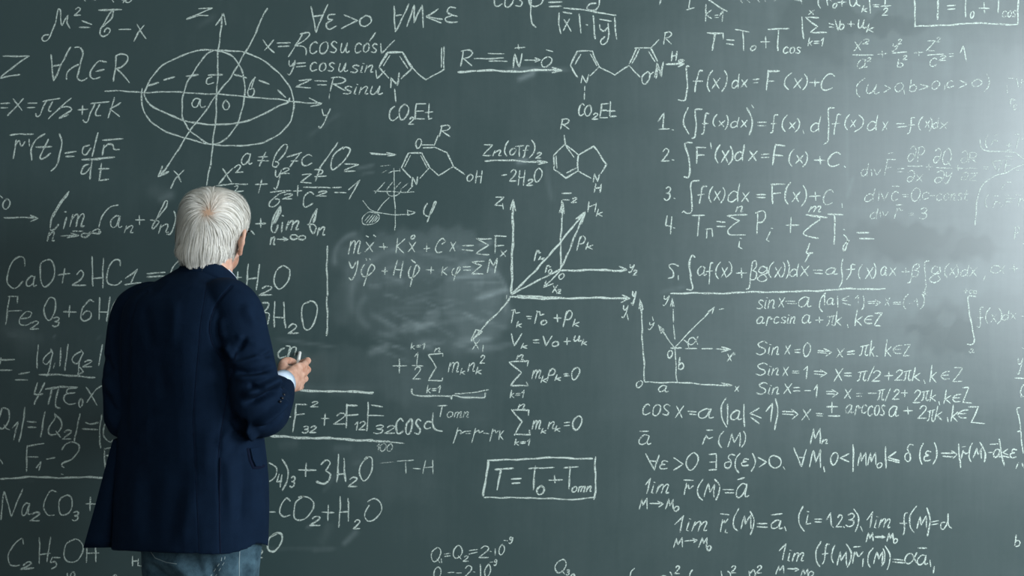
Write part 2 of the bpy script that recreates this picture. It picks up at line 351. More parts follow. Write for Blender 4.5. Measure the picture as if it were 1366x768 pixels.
PXM = 4.5/FPX
class Chalk:
    count = 0
    def __init__(s): s.v = []; s.f = []; s.uv = []; s.mi = []; s.n = 0
    def stroke(s, pts, wd, mi):
        # resample to ~2.2 px and wobble like a hand
        P_ = [np.array(p) for p in pts]
        L = sum(np.linalg.norm(b-a) for a, b in zip(P_, P_[1:]))
        if L < 1.5:
            c = P_[0]; P_ = [c-np.array((1.0, 0.2)), c+np.array((1.0, 0.3))]; L = 2.1
        out = []; step = 2.6
        for a, b in zip(P_, P_[1:]):
            k = max(1, int(np.linalg.norm(b-a)/step))
            for i in range(k): out.append(a+(b-a)*i/k)
        out.append(P_[-1]); ph = hand.uniform(0, 99)
        amp = min(0.55, L*0.012)
        pts2 = []; acc = 0
        for i, p in enumerate(out):
            if i: acc += np.linalg.norm(p-out[i-1])
            pts2.append(p+amp*np.array((math.sin(acc/9+ph)+.5*math.sin(acc/3.7+2*ph), math.cos(acc/11+ph*1.7)+.5*math.sin(acc/4.3+ph))))
        n = len(pts2); Chalk.count += 1
        yy = -0.0003-0.0000012*(Chalk.count % 400); base = len(s.v); acc = 0
        for i, p in enumerate(pts2):
            t = pts2[min(i+1, n-1)]-pts2[max(i-1, 0)]; t = t/(np.linalg.norm(t)+1e-9); nn = np.array((-t[1], t[0]))
            if i: acc += np.linalg.norm(p-pts2[i-1])
            hw = wd*0.51*(1+0.16*math.sin(acc/5.1+ph)+0.12*math.sin(acc/2.3+ph*3))
            if i == 0 or i == n-1: hw *= 0.6; p = p+t*(0.4 if i else -0.4)*wd*0.5
            for sg, vv in ((-1, 0.0), (1, 1.0)):
                q = p+nn*hw*sg
                s.v.append(((q[0]-683)*PXM, yy, CAM.z-(q[1]-384)*PXM)); s.uv.append((acc/10, vv))
            if i:
                a = base+2*(i-1); s.f.append((a, a+1, a+3, a+2)); s.mi.append(mi)
MI = ['m', 'b', 'f', 'v']
def chalk_part(name, label, spec):
    """spec lines: O ox oy [zoom] | W width | K m/b/f/v | T text x0 y0 x1 y1 | L points | S smooth points"""
    if '\nN ' in spec:
        head, *rest = spec.split('\nN ')
        state = {}
        chalk_part(name, label, head)
        for r_ in rest:
            lab, body_ = r_.split('\n', 1)
            chalk_part(name, lab.strip(), body_)
        return
    c = Chalk(); ox = oy = 0.0; k = 5.464; wd = 2.3; mi = 0
    for line in spec.replace(';', '\n').split('\n'):
        t = line.split()
        if not t: continue
        op = t[0]
        if op == 'O': ox, oy = float(t[1]), float(t[2]); k = float(t[3]) if len(t) > 3 else 5.464
        elif op == 'W': wd = float(t[1])
        elif op == 'K': mi = MI.index(t[1])
        elif op == 'T':
            b = [float(q) for q in t[2:6]]
            for st in run_strokes(t[1], *b): c.stroke([(ox+p[0]/k, oy+p[1]/k) for p in st], wd, mi)
        elif op in 'LS':
            v = [float(q) for q in t[1:]]; pts = [(ox+x/k, oy+y/k) for x, y in zip(v[0::2], v[1::2])]
            c.stroke(catmull(pts, 6) if op == 'S' else pts, wd, mi)
    me = pydata(name, c.v, c.f)
    uvl = me.uv_layers.new(name='UVMap'); li = np.zeros(len(me.loops), dtype=np.int32); me.loops.foreach_get('vertex_index', li)
    uvl.data.foreach_set('uv', np.array(c.uv, dtype=np.float32)[li].ravel())
    for q in MI: me.materials.append(M_CHALK[q])
    me.polygons.foreach_set('material_index', c.mi)
    o = link(name, me, None, board)
    if label: o['label'] = label
    return o
# ------------------------------------------------------------------ everything written on the board, left to right and top to bottom
F = 'chalk_formula'; D = 'chalk_diagram'
chalk_part(F, 'chalk formula mu squared equals b minus x', '''
O 0 0; W 2.2
S 350 250 320 255 305 285 322 304 350 290 380 240 405 160 418 75 428 65 438 80 445 130 452 188 475 150 498 112; L 498 112 488 165 508 205
T 2 540 55 587 112; L 597 152 668 178; L 578 198 655 200; W 3; L 722 72 800 70 885 72; W 2.4
S 828 82 800 90 765 155 735 210 738 255 760 268 790 250 802 220 785 205 765 218 757 235; S 828 82 812 130 770 175 750 195
L 868 215 955 215; L 998 178 1035 240 1065 280; L 1052 185 1005 240 975 303
K f; W 2.4; L 615 0 622 8; L 690 0 686 4; K m; L 818 0 828 15; T 10 890 -10 958 20''')
chalk_part(F, 'chalk formula with an upside-down A, lambda and R', '''
O 0 0; W 2.6
L 25 412 100 410 212 408; L 212 408 100 490 5 555; L 0 570 75 555 150 542
L 372 395 380 480 392 590; L 392 590 450 455 518 345; L 385 480 440 472
S 550 350 585 348 602 385 590 440 572 520 570 570 600 590 635 570; S 485 578 490 530 530 490 572 470
S 775 455 720 450 675 500 660 545 680 573 730 560; L 700 520 760 505
L 845 405 842 500 828 590; S 840 405 880 390 925 405 928 445 890 490 848 505; L 850 500 895 545 942 603''')
chalk_part(F, 'chalk formula x equals pi over two plus pi k', '''
O 0 130; W 2.4
L 0 45 70 42; L 5 75 55 75; L 95 10 160 95; L 170 10 110 80 55 130; L 205 42 270 40; L 200 75 255 72
L 310 30 440 5; S 335 20 310 80 290 130 268 138 264 118; S 385 30 358 75 355 98 372 100; L 520 5 350 155
S 440 75 500 65 525 85 480 115 430 150; L 430 150 498 125; L 602 60 598 125; L 568 90 640 85
L 660 45 800 28; S 690 50 660 110 640 170 620 180 608 162; S 725 50 700 100 700 130 735 130; L 835 0 790 148; L 880 35 800 85 872 140''')
chalk_part(F, 'chalk formula r prime of t as a derivative', '''
O 0 130; W 2.6
L 70 275 150 265 245 265; L 118 310 100 445; S 115 340 140 315 150 345 165 350 185 320; L 212 305 215 355
S 325 265 260 310 232 370 230 460; S 350 300 315 380 295 430 305 450 340 435 368 410; L 262 360 375 358
S 430 260 450 320 440 410 410 500 370 535; L 470 405 555 395; L 480 430 540 430
S 650 345 610 360 600 405 630 415 665 370; L 712 255 690 350 675 428; L 750 312 895 302
L 760 345 745 420; S 758 370 790 340 820 345 830 375 870 378; W 3.4; L 598 455 700 445 832 435; W 2.6
S 650 490 610 500 590 550 620 552 655 510; L 672 460 655 595; L 742 480 722 600; L 722 605 790 595; L 718 518 795 518''')
chalk_part(D, 'large chalk ellipsoid with z, y and x axes', '''
O 180 0; W 2.5
S 65 675 100 600 160 520 250 445 400 385 520 365 620 365 740 372 820 390 950 450 1050 530 1110 610 1150 700 1160 770 1150 840 1120 905 1060 970 980 1020 870 1050 720 1065 600 1055 500 1040 380 1010 250 970 150 910 90 850 55 780 45 720 52 645
W 2.9; S 65 680 80 720 140 780 240 830 340 875 450 895 600 908 740 900 840 870 960 820 1060 770 1110 745 1125 715
L 95 625 172 602; L 210 582 288 562; L 375 555 460 545; L 535 548 638 545; L 725 543 815 567; L 905 585 978 615; L 1042 655 1098 710; W 2.5
S 580 370 520 400 460 470 400 570 360 670 342 750 345 840 375 910 420 970 500 1030 570 1052 650 1020 710 960 755 880 785 790 800 700 795 600 775 500 740 440 690 395 640 375 590 372
L 640 100 620 250 605 420 600 600 595 760 585 900 570 1050 548 1200 525 1350; L 590 185 645 97 662 178
S 965 62 930 120 890 220 840 320 800 390 755 470 690 570 600 690 540 770 450 890 380 990 300 1110 230 1225; W 3.2; L 230 1225 170 1287; L 200 1210 172 1285 245 1252; W 2.2
L -223 662 -100 665 60 672 200 670 400 675 600 688 800 702 1000 722 1170 740 1360 755; L 1270 715 1360 755 1280 775
L 465 65 565 58; L 565 58 375 138; L 375 138 460 112 535 114
S 560 560 530 570 520 600 535 613 575 600; S 875 560 850 590 830 640 822 670 835 698 860 700 872 675 862 650 835 655; L 875 562 850 640
S 470 720 440 715 415 750 425 780 455 775 478 730; S 478 725 475 765 490 785 515 775; S 665 730 640 760 650 795 675 795 690 760 665 730
L 285 1245 310 1270 335 1325; L 358 1237 300 1300 258 1378
O 330 130; S 545 85 555 125 575 130; S 602 80 582 130 560 185 535 222 522 210''')
chalk_part(F, 'chalk formula for all epsilon above zero, at the top', '''
O 330 0; W 2.5
L 462 48 480 130 503 235; L 503 235 540 130 585 35; L 478 120 548 112; S 640 105 595 110 590 138 622 147; S 622 147 580 165 575 195 600 213 648 190
L 705 108 802 150; L 802 150 688 208; S 860 118 820 140 822 180 860 192 900 160 895 125 860 118
N chalk formula for all M below epsilon, at the top
O 330 0; W 2.5
L 1072 45 1068 130 1078 228; L 1078 228 1130 130 1180 30; L 1075 115 1125 108; O 500 0
L 235 195 285 40; L 285 40 285 170 345 40; L 345 40 352 198; L 465 68 372 118 495 140; L 375 125 485 168
S 590 60 550 55 530 85 555 108 600 120; S 560 115 520 130 520 150 550 160 600 160''')
chalk_part(F, 'chalk line x equals R cos u cos v', '''
O 330 0; W 2.3
L 115 290 150 340 195 385; L 190 290 155 335 125 365; L 218 315 312 312; L 222 338 305 335
L 400 245 350 330 302 415; S 385 245 440 235 450 260 410 300 350 330; S 355 330 410 340 430 365 430 402
T cos 455 300 655 392; T u 680 315 745 382; T cos 785 315 945 385; L 935 238 890 297; L 975 320 978 385 1072 292
N chalk line y equals cos u sin v
O 330 0; W 2.3
T y 292 440 348 548; L 360 462 422 458; L 358 488 425 480; T cos 458 455 635 518; T u 668 460 732 522; T sin 755 460 915 528; L 938 510 945 570 1000 515
N chalk line z equals R sin u
O 330 0; W 2.3
T z 355 580 468 637; L 492 590 580 590; L 510 618 578 618; T R 602 560 715 662; T sin 698 612 880 688; T u 900 628 985 688; K f; L 600 685 595 720''')
chalk_part(D, 'chalk five-membered ring with N above a CO2Et group, first in its row', '''
O 330 0; W 3.4; K b
L 1022 382 990 435 960 490; L 1022 382 1130 380; L 1130 380 1200 495; W 2.6; K m; L 960 490 1030 570; L 1200 495 1120 575; W 2; L 1040 405 992 478; L 1112 412 1168 498; W 3.2
L 1045 640 1050 570 1095 615 1105 530; W 2.2; L 1072 650 1082 745
O 500 0; L 268 490 370 578 505 508 505 340; L 485 350 485 488
O 330 130; W 2.5; S 1075 65 1040 90 1035 145 1060 168 1098 140; T O 1105 50 1175 160; T 2 1175 145 1212 195; T E 1220 45 1300 158; L 1325 45 1322 155 1345 152; L 1295 110 1352 105''')
chalk_part(D, 'chalk reagents R, N and O written above a long arrow', '''
O 500 0; W 2.3
T R 625 365 710 482; L 725 428 935 422; W 1.6; L 825 388 945 392; W 1.9; L 830 445 965 448; W 2.3; L 1045 325 1050 358; L 1020 350 1095 346
W 2.8; T N 1005 390 1072 492; W 2.2; L 1090 440 1200 438; L 1165 420 1205 438 1165 455; T 0 1215 415 1290 485; W 1.7; L 1250 362 1298 376
K b; W 3.3; L 605 522 800 515 1050 520 1200 512 1360 512; K m; W 2.6; O 650 0; L 470 490 545 512 475 528''')
chalk_part(F, 'chalk formula cosine phi as a fraction of x and y', '''
O 650 0; W 2.4
T cos 50 -50 262 50; S 300 -10 310 35 350 50 390 30 412 -10; L 318 -10 315 100 330 170 355 200; L 448 18 542 15; L 450 48 540 45
L 560 60 760 80 940 112; S 790 25 750 30 725 60 750 75 800 70; S 818 -10 812 45 780 78
L 522 92 520 180 538 245; L 552 88 615 100; L 560 145 612 228; L 600 140 555 222; L 668 100 682 242; W 3; L 722 180 730 182; W 2.6; L 772 115 788 282
L 820 140 905 155; W 2.4; S 820 180 825 210 850 225 875 200; S 885 170 885 240 870 310 835 325 825 295 860 265; L 930 130 930 200 942 285''')
chalk_part(D, 'chalk molecule of two rings joined by a bent chain, with R, O and N', '''
O 650 0; W 2.2
L 650 375 768 372 815 485 745 555; L 752 395 800 480; W 2.8; L 650 375 605 480 660 565; W 2.2; L 680 395 640 468; T N 682 545 738 605
L 712 628 710 660; L 709 675 708 725; L 815 485 930 548 1035 480 1110 560; L 1035 465 1090 350; L 1055 465 1108 360; L 1075 350 1190 350; W 2.8; L 1190 350 1240 445; W 2; L 1175 375 1222 450; L 1190 350 1252 290; T R 1285 232 1342 322
W 2.4; T 0 1125 525 1188 610; W 3; L 1190 540 1215 525; W 2.8; T N 1222 455 1285 560; K f; T N 1228 480 1280 565
K m; W 2.4; O 850 0; T H 248 375 290 442; T 2 290 435 340 462; K b; W 3; L 210 468 340 468; W 2.5; L 300 445 340 468 300 485
O 650 130; K m; W 2.4; T C 665 45 708 132; T O 708 55 762 138; T 2 765 115 805 158; T E 820 45 885 147; L 898 30 895 140 940 137; L 872 98 932 98''')
chalk_part(F, 'chalk remnants cut by the top edge, with k equals one', '''
O 850 0; W 2.2
L 500 30 498 155; L 540 75 500 105; L 500 105 540 135; L 565 112 590 110; L 568 128 592 128; L 600 115 625 78 620 155; W 2.6; L 520 0 590 48 655 82
W 2.2; L 385 0 375 70; L 360 72 415 58; L 175 -5 162 32; K f; L 750 0 765 20; L 800 0 820 18; L 880 0 890 15; L 930 0 935 12; L 1010 0 1000 8; L 1150 0 1200 8; L 1195 0 1200 28; K m
N chalk formula T equals T zero plus T cos
O 850 0
W 2.6; L 512 240 560 245 625 245 625 285; W 3; L 568 240 548 365; W 2; L 650 290 710 295; L 650 318 708 328; L 715 215 815 235; L 770 222 775 372
T 0 825 332 865 370; L 935 265 938 350; L 900 305 970 305; W 2.4; L 952 212 1108 210; L 1030 212 1025 370; W 2.2; T cos 1065 342 1192 390
N chalk sum equal to v zero plus u k
O 850 0
W 2.4; L 1200 125 1212 282; O 1000 0; L 500 128 408 130 495 195 440 232 565 238; K f; T x 430 75 470 105; K m; W 2.1; T k=1 425 275 540 335
L 578 170 612 180; L 578 195 610 200; L 620 145 645 222 662 148; W 2.6; T 0 655 175 688 218; W 2.1; L 738 155 738 195; L 715 175 762 178; T u 790 145 850 205; T k 850 175 905 235''')
chalk_part(F, 'chalk bracket r zero plus u k equals one half, cut by the top edge', '''
O 1000 0; W 2.1
S 500 -10 500 30 515 60; L 560 -10 570 40; S 560 5 580 -5 595 10; T 0 605 25 635 58; L 675 -10 672 45; L 640 18 705 16
S 730 -5 735 35 760 40 780 0; S 780 -5 782 30 805 45; T k 815 40 858 88; L 872 -10 880 95; L 900 35 945 35; L 905 48 940 50; L 955 45 1030 42; L 988 -5 985 38; T 2 965 60 1005 112''')
chalk_part(D, 'chalk formula in a drawn box, top right corner of the view', '''
O 1116 0; W 2.5
L 568 -5 570 192; L 570 192 700 190 950 170 1320 178; L 1320 178 1325 -5; W 3.2; L 738 -5 737 140; W 2.2; L 805 42 865 38; L 810 68 862 65; L 942 -5 938 122; T 0 975 85 1000 130
L 1075 20 1078 95; L 1035 60 1110 62; L 1180 -5 1175 92; K f; T cos 1210 78 1308 125''')
chalk_part(F, 'faint chalk ellipsoid equation with squares, upper right', '''
O 1116 0; W 2.0; K f
T x 125 305 185 370; T 2 185 285 235 320; T a 155 430 222 495; T 2 222 420 248 448; T y 400 320 450 375; T 2 440 285 472 320; T b 440 430 485 490; T 2 480 405 512 435
T Z 650 300 722 368; T 2 725 272 757 305; T c 682 425 730 482; T 2 745 405 795 440; K m; L 118 400 265 400; L 400 388 510 380; L 660 402 780 395; K f
L 332 368 334 415; L 300 395 365 390; L 597 362 600 405; L 562 385 630 382; L 820 392 850 392; L 820 412 852 410; K m; L 900 385 922 335; L 922 335 945 448; K f
N faint chalk condition a, b, c above zero
O 1116 0; W 2; K f
L 205 570 165 600; S 165 600 145 630 150 680 172 705; T u 220 615 312 682; T > 345 622 395 672; T 0 428 605 485 665; L 490 655 495 685; T b 530 575 580 668; T > 600 615 672 655; T 0 695 590 750 648; L 790 620 785 655; T c 805 590 852 635; T > 890 585 950 640; T 0 985 578 1060 632; T ) 1075 540 1112 668
K v; L 1250 570 1290 572; L 1260 725 1305 728; L 1240 620 1245 680; L 1310 570 1325 640; T r 1340 580 1366 650''')
chalk_part(F, 'chalk integral of f of x dx, above the numbered list', '''
O 850 0; W 2.5
S 382 485 355 490 360 560 365 640 355 720 330 732 298 725; S 475 515 455 515 440 560 420 670; L 410 592 475 592; W 2.2; T ( 512 515 548 665; T x 545 570 605 645; T ) 618 515 655 665
T d 690 540 745 642; T x 755 580 805 635; L 845 580 890 576; L 848 605 880 602; W 2.6; L 955 510 940 660; W 3.2; L 955 518 1035 518; W 2.2; L 945 592 1000 590
T ( 1075 530 1125 655; T x 1140 570 1200 640; T ) 1205 540 1238 658; L 1298 575 1295 630; L 1258 600 1330 600; O 1000 0; T C 525 540 615 655''')
chalk_part(F, 'first line of the numbered chalk list of integrals', '''
O 850 130; W 2.3
L 150 175 195 115 190 225; L 160 232 235 228; W 3; L 258 235 264 238; W 2.4; S 372 75 345 140 342 200 375 265; S 475 88 425 85 420 120 430 200 425 285 400 300; S 525 120 500 120 490 170 485 250 470 265; L 475 190 515 190
W 2.1; T ( 552 125 582 212; T x 590 170 638 212; T ) 640 130 662 232; T d 682 145 742 218; T x 755 165 802 215; W 2.6; S 798 75 835 150 840 210 815 272; L 835 55 848 75; W 2.1
L 878 180 940 180; L 880 205 938 205; S 1025 125 1000 130 995 180 990 245 972 258; L 975 190 1015 190; T ( 1058 130 1095 248; T x 1105 180 1155 230; T ) 1150 150 1182 252; L 1208 240 1215 262; T d 1265 135 1338 250
O 1000 130; W 2.3; S 620 75 575 75 570 120 575 200 575 310 540 340; W 2; S 665 122 640 125 630 180 615 270; L 600 192 655 188; T ( 692 125 730 235; T x 735 165 775 215; T ) 765 125 828 250; T d 860 130 935 240; K f; T x 965 175 1010 240; K m
L 1068 190 1130 190; L 1075 215 1145 210; S 1205 150 1180 150 1175 200 1165 250 1145 265; L 1160 200 1202 200; K f; T ( 1230 140 1262 240; T x 1278 170 1312 218; T ) 1310 150 1330 245; O 1116 130; T d 700 150 745 225; T x 752 180 808 228''')
chalk_part(F, 'second line of the numbered chalk list of integrals', '''
O 850 130; W 2.2
T 2 175 375 232 462; W 3; L 262 455 268 460; W 2.8; S 402 330 355 335 355 370 375 450 382 540 375 580 345 575; W 2.5; L 437 362 432 480; L 430 362 500 365; L 435 418 490 420; W 2.2; L 535 330 540 372; W 2.6
T ( 568 345 605 477; T x 612 385 668 472; T ) 665 355 697 488; T d 712 345 780 462; T x 812 390 875 460; W 2.2; L 905 415 960 412; L 905 438 960 436; W 2.8; L 1010 340 985 490; L 1005 342 1075 352; L 1000 418 1060 425; W 2.3
T ( 1105 380 1145 502; T x 1155 420 1212 478; T ) 1208 395 1242 502; O 1000 130; L 512 430 515 485; L 470 455 550 460; W 2.6; T C 568 400 662 502; L 690 500 697 508''')
chalk_part(F, 'third line of the numbered chalk list of integrals', '''
O 850 130; W 2.2
T 3 195 650 242 750; L 268 733 276 737; W 2.4; S 450 603 400 610 388 660 400 740 402 800 390 838 360 838 340 825; L 340 825 328 838; S 505 645 475 650 465 710 455 775; L 440 710 488 705; W 2.2; T ( 522 650 552 765; T x 560 680 608 748; T ) 610 655 640 768
T d 665 630 748 758; T x 762 690 818 758; L 868 708 935 708; L 872 728 932 730; W 2.7; L 985 630 985 775; L 975 632 1075 632; L 982 700 1045 695; T ( 1075 620 1120 780; T x 1130 690 1185 758; W 2.2; T ) 1195 640 1232 795
O 1000 130; L 478 690 482 750; L 435 720 515 718; K f; T C 535 670 610 785; K m; L 672 772 675 800''')
chalk_part(F, 'fourth line of the chalk list, T n as two sums', '''
O 850 265; W 2.3
L 220 125 205 195; L 205 195 252 200; L 252 130 245 258; L 268 212 275 216; L 400 122 490 122; L 450 125 440 272; L 510 225 505 285; L 500 222 545 218; L 545 218 550 275; L 580 165 640 172; L 580 200 640 202
W 2.7; L 798 115 658 125; W 2.2; L 658 125 745 160; S 745 160 700 190 665 230 680 262 785 265; T n 718 55 768 95; L 745 310 740 350 765 366; L 755 288 757 290; L 878 110 875 255; S 862 105 920 90 938 130 915 165 878 172
L 970 240 942 300 962 312; L 982 215 985 217; L 1122 135 1118 248; L 1085 192 1178 192; O 1000 265; T m 430 55 518 97; W 3; L 412 118 562 138; W 2.4; S 440 120 515 145 470 185 392 245 420 268 500 288
L 570 112 678 118; L 618 115 618 338; S 685 260 712 290 715 330 690 378 678 360 690 335 725 305; L 690 225 692 228; W 2.6; L 780 245 872 248; L 800 290 905 292; S 438 325 425 365 415 395 440 400; S 460 395 440 395 420 430 405 458''')
chalk_part(F, 'fifth line of the chalk list, integral of a sum', '''
O 850 265; W 2.2
S 300 490 275 478 240 482 235 500 265 530 262 570 222 580; L 300 560 300 590; W 2.4; S 420 430 395 415 375 480 390 560 405 640 395 665 360 660; W 1.8; S 390 430 385 500 395 560; W 2.1; T a 440 495 505 558; S 550 465 530 480 525 620; L 500 530 550 525; T ( 570 462 610 582; T x 612 500 658 572; T ) 655 460 690 568
L 760 505 760 575; L 722 540 800 540; T β 795 455 872 655; T g 875 490 948 602; T ( 960 460 995 575; T x 1000 500 1052 572; T ) 1052 460 1078 572; T ) 1085 450 1106 580; T d 1112 475 1178 567; T x 1190 490 1252 560; L 1282 520 1350 522; L 1290 540 1350 545
O 1000 265; T a 555 505 642 552; S 680 440 672 500 672 600 650 645; S 770 480 740 480 735 540 705 590; L 705 515 765 512; K f; T ( 795 480 820 585; K m; T x 845 500 900 582; T ) 898 470 920 582; T a 955 495 1005 560; T x 1018 500 1070 558; K f
L 1138 505 1140 555; L 1108 532 1165 532; T β 1150 475 1235 612; O 1116 265; S 670 450 640 460 645 560 655 640 640 680; L 630 680 660 705; T g 680 490 755 608; T ( 788 475 820 572; T x 822 500 868 557; T ) 865 480 887 577; T d 905 485 965 562; T x 970 500 1025 562; L 1085 560 1070 595; K v; W 2.4; T α 1125 485 1222 545; L 1292 480 1296 535; L 1262 508 1325 508
K m; W 2.8; O 850 265; L 245 688 500 690 820 682 1100 675; O 1000 265; L 280 680 700 658 985 655''')
chalk_part(F, 'faint chalk line div F with partial derivatives', '''
O 1116 130; W 1.9; K f
T d 180 480 232 572; L 252 520 255 570; L 272 518 292 568 325 520; L 370 410 410 402; L 370 450 350 565; L 365 450 432 452; L 362 515 405 508; L 442 520 490 518; L 445 542 480 542
T ∂ 520 352 578 467; T P 590 360 642 470; L 520 500 628 498; T ∂ 512 530 565 620; T x 575 560 630 614; L 672 485 674 528; L 650 507 698 505; T ∂ 705 375 762 474; T Q 770 375 838 497; L 725 510 840 518; T ∂ 715 535 782 620; T y 785 545 842 627; L 883 490 885 532; L 865 512 905 512; K v; W 2.2
T ∂ 905 390 957 477; T R 960 400 1022 477; L 890 518 1020 518; T ∂ 905 545 957 607; T Z 965 550 1027 607; L 1070 505 1110 508; L 1072 520 1108 522; L 1130 465 1170 545 1215 455 1130 465; T F 1225 450 1285 545; L 1220 428 1290 428; L 1310 530 1350 532; K f; W 1.9
N faint chalk line div c equals zero
O 1116 130; K f; W 1.9
T d 205 665 278 757; L 310 690 305 750; L 325 692 345 750 375 695; L 405 645 455 648; T c 400 685 448 752; L 480 708 522 708; L 482 722 520 722; T 0 548 660 608 752; L 608 745 600 762; T c 625 690 672 742; L 680 715 715 715; K v; W 2.2; T const 730 675 960 752
N faint chalk line div r equals three

O 1116 265; K f; W 1.9; T d 245 65 302 147; L 318 90 320 132; L 335 92 350 132 375 95; T r 420 70 482 142; L 435 45 480 45; L 525 105 560 105; L 530 120 560 118; T 3 600 65 658 150''')
chalk_part(D, 'faint curved chalk line around worn formulas at the right edge', '''
O 1116 130; W 2.0; K f
S 1045 300 1050 350 1080 380 1150 395 1230 398 1300 405 1366 445; S 1366 485 1300 510 1230 550 1150 575 1080 620 1040 690 1020 770 1012 850 1010 935
K v; W 2.2; T ( 1085 275 1105 365; T r 1125 310 1172 345; L 1145 278 1180 272; T ± 1225 330 1280 385; T r 1310 285 1366 370; L 1300 270 1335 268; L 1240 615 1270 618; T i 1200 635 1222 670; L 1150 715 1180 718; L 1225 712 1260 715; L 1300 710 1340 712; T ( 1085 710 1105 800; T r,F 1140 735 1300 800; T r 1320 735 1366 795
O 1116 265; T P 1295 200 1332 300; L 1350 320 1366 330
O 1116 130; T F 1265 10 1285 60; T c 1290 50 1310 90''')
chalk_part(F, 'chalk inequality of a, b and c under the ellipsoid', '''
O 180 130; W 2.3
T a 780 405 855 488; L 900 432 965 430; L 895 460 975 462; L 955 400 905 500; S 1050 460 1095 400 1110 355 1085 345 1050 380 1010 460 1005 495 1030 505 1045 480 1020 470
O 330 130; L 290 435 395 402; L 380 415 310 502; L 320 462 370 462; T c 400 415 470 497
N chalk slash with O z
O 330 130
W 2.4; L 655 325 530 520 495 605; S 700 360 640 400 610 470 620 525 660 510 720 440 745 380 715 358 700 372; L 710 485 810 488; L 810 488 708 530; L 708 540 785 535''')
chalk_part(F, 'chalk equation of squares equal to one, behind the head', '''
O 180 130; W 2.5
L 640 520 705 620; L 715 515 660 570 610 632; S 725 510 755 490 770 505 740 545; L 735 547 790 543; W 2.2; L 600 645 700 632 825 628; S 725 650 750 645 745 665 725 688; L 725 688 790 682; L 925 595 902 695; L 875 632 965 630
O 330 130; T y 192 530 248 668; T 2 245 515 305 555; L 165 690 320 678; S 280 690 230 705 165 760 160 790 190 795 225 770 230 745 200 740; T 2 255 700 325 740; L 368 640 365 720; L 335 682 398 680
T z 385 560 472 620; L 490 525 545 530; S 495 525 545 530 540 555 505 560; L 490 575 575 572; L 412 655 605 658; T c 408 685 480 797; T 2 500 680 577 718; L 620 655 685 655; L 635 692 720 695; L 735 670 825 602 740 738''')
chalk_part(F, 'chalk o cut by the left edge', '''
O 0 255; W 2.4
T 0 20 55 76 130; L 0 30 18 48
N chalk limit of a n plus b n, left of the head
O 0 255; W 2.4
L 30 190 270 195; L 222 175 278 198 225 218; W 2.8
S 505 0 460 50 400 150 372 235 368 280 400 270 425 240; L 495 20 440 100 385 190; L 485 190 462 275; W 3.4; L 478 150 480 153; W 2.6; T m 510 165 615 257; T n 345 295 398 362
L 445 325 570 320; L 520 305 575 322 490 340; L 530 290 605 292; S 660 295 640 310 605 310 600 330 630 335 670 300 710 275 730 290 715 305 660 300
W 2.2; S 862 103 800 120 740 190 720 260; L 720 290 725 315; T a 805 175 890 267; T n 905 250 972 305; L 1015 175 1018 245; L 988 208 1055 210
S 1225 75 1200 80 1150 180 1115 245 1120 272 1150 240 1155 215 1095 210; L 1225 75 1215 110 1150 195; T n 1155 240 1228 305; S 1268 145 1280 200 1265 270 1240 310 1215 312''')
chalk_part(F, 'chalk limit of b n, right of the head', '''
O 180 255; W 2.3
L 835 285 850 290 870 315; W 2.8; L 918 200 918 262; L 880 238 952 235
S 1060 110 1010 190 995 250 995 290 1020 300 1045 250; K b; W 3.6; L 1055 130 1035 180 1010 235; K m; W 2.4; L 1062 110 1062 155 1025 230; W 2.7; L 1075 225 1068 300; L 1078 178 1080 182; T m 1100 215 1192 282
S 1325 125 1300 170 1275 240 1300 310 1320 270 1300 240 1255 240; K b; W 3.8; L 1325 140 1315 190 1300 225; K m; W 2.6; T n 1328 262 1385 322
T n 985 335 1022 388; L 1035 350 1110 352; L 1080 335 1115 352 1085 362; T ∞ 1135 320 1242 350''')
chalk_part(F, 'chalk reaction of CaO with 2HCl', '''
O 0 255; W 2.5
S 180 545 180 490 150 472 100 500 60 580 55 660 90 702 130 695 165 655; T a 190 615 268 695; S 340 500 300 530 292 620 310 690 345 690 390 640 398 560 375 510 340 500; L 472 562 455 668; L 422 610 510 600
S 560 605 590 575 612 600 590 640 525 685; L 525 683 625 685; L 668 475 680 688; L 755 490 748 703; L 680 635 752 628; S 880 545 870 505 830 505 790 560 780 630 800 675 850 680 885 655
L 918 632 1000 570 955 665; L 908 683 1030 665; L 1070 598 1205 590; L 1070 622 1202 620; S 1302 508 1260 560 1240 635 1235 700
O 180 255; L 750 585 745 665; L 725 628 778 628; L 828 530 812 700; L 905 530 888 720; L 815 640 890 630; T 2 905 690 998 757; S 1075 540 1030 580 1018 650 1030 700 1060 715 1110 660 1132 580 1110 550 1075 540''')
chalk_part(F, 'chalk reaction of Fe2O3 with 6HCl', '''
O 0 380; W 2.6
L 60 85 130 85 128 130; L 70 90 40 290; W 2.1; L 65 190 160 188; T e 145 195 230 292; W 2.5; T 2 220 262 280 320; S 365 92 330 150 325 200 340 250 370 250 400 180 405 110 365 92; T 3 380 235 432 302; L 508 150 502 235; L 462 195 555 198; T 6 588 105 685 265
L 725 92 722 250; L 800 85 780 265; L 722 195 790 198; S 890 130 870 98 835 130 815 190 815 245 830 280; S 930 120 950 160 950 240
O 330 380; S 110 130 150 130 150 160 125 190; S 125 200 160 215 150 285; L 200 120 195 310; L 265 125 278 315; L 200 235 270 240; S 298 310 330 285 358 300 340 325 300 350; L 300 350 372 350; S 450 122 405 150 400 230 410 310 450 320 500 240 512 170 490 130 450 122''')
chalk_part('chalk_line', 'upright chalk line right of the H2O formulas', '''
O 430 255; W 2.6; L 35 400 35 600 35 765; L 35 765 36 860 33 1055''')
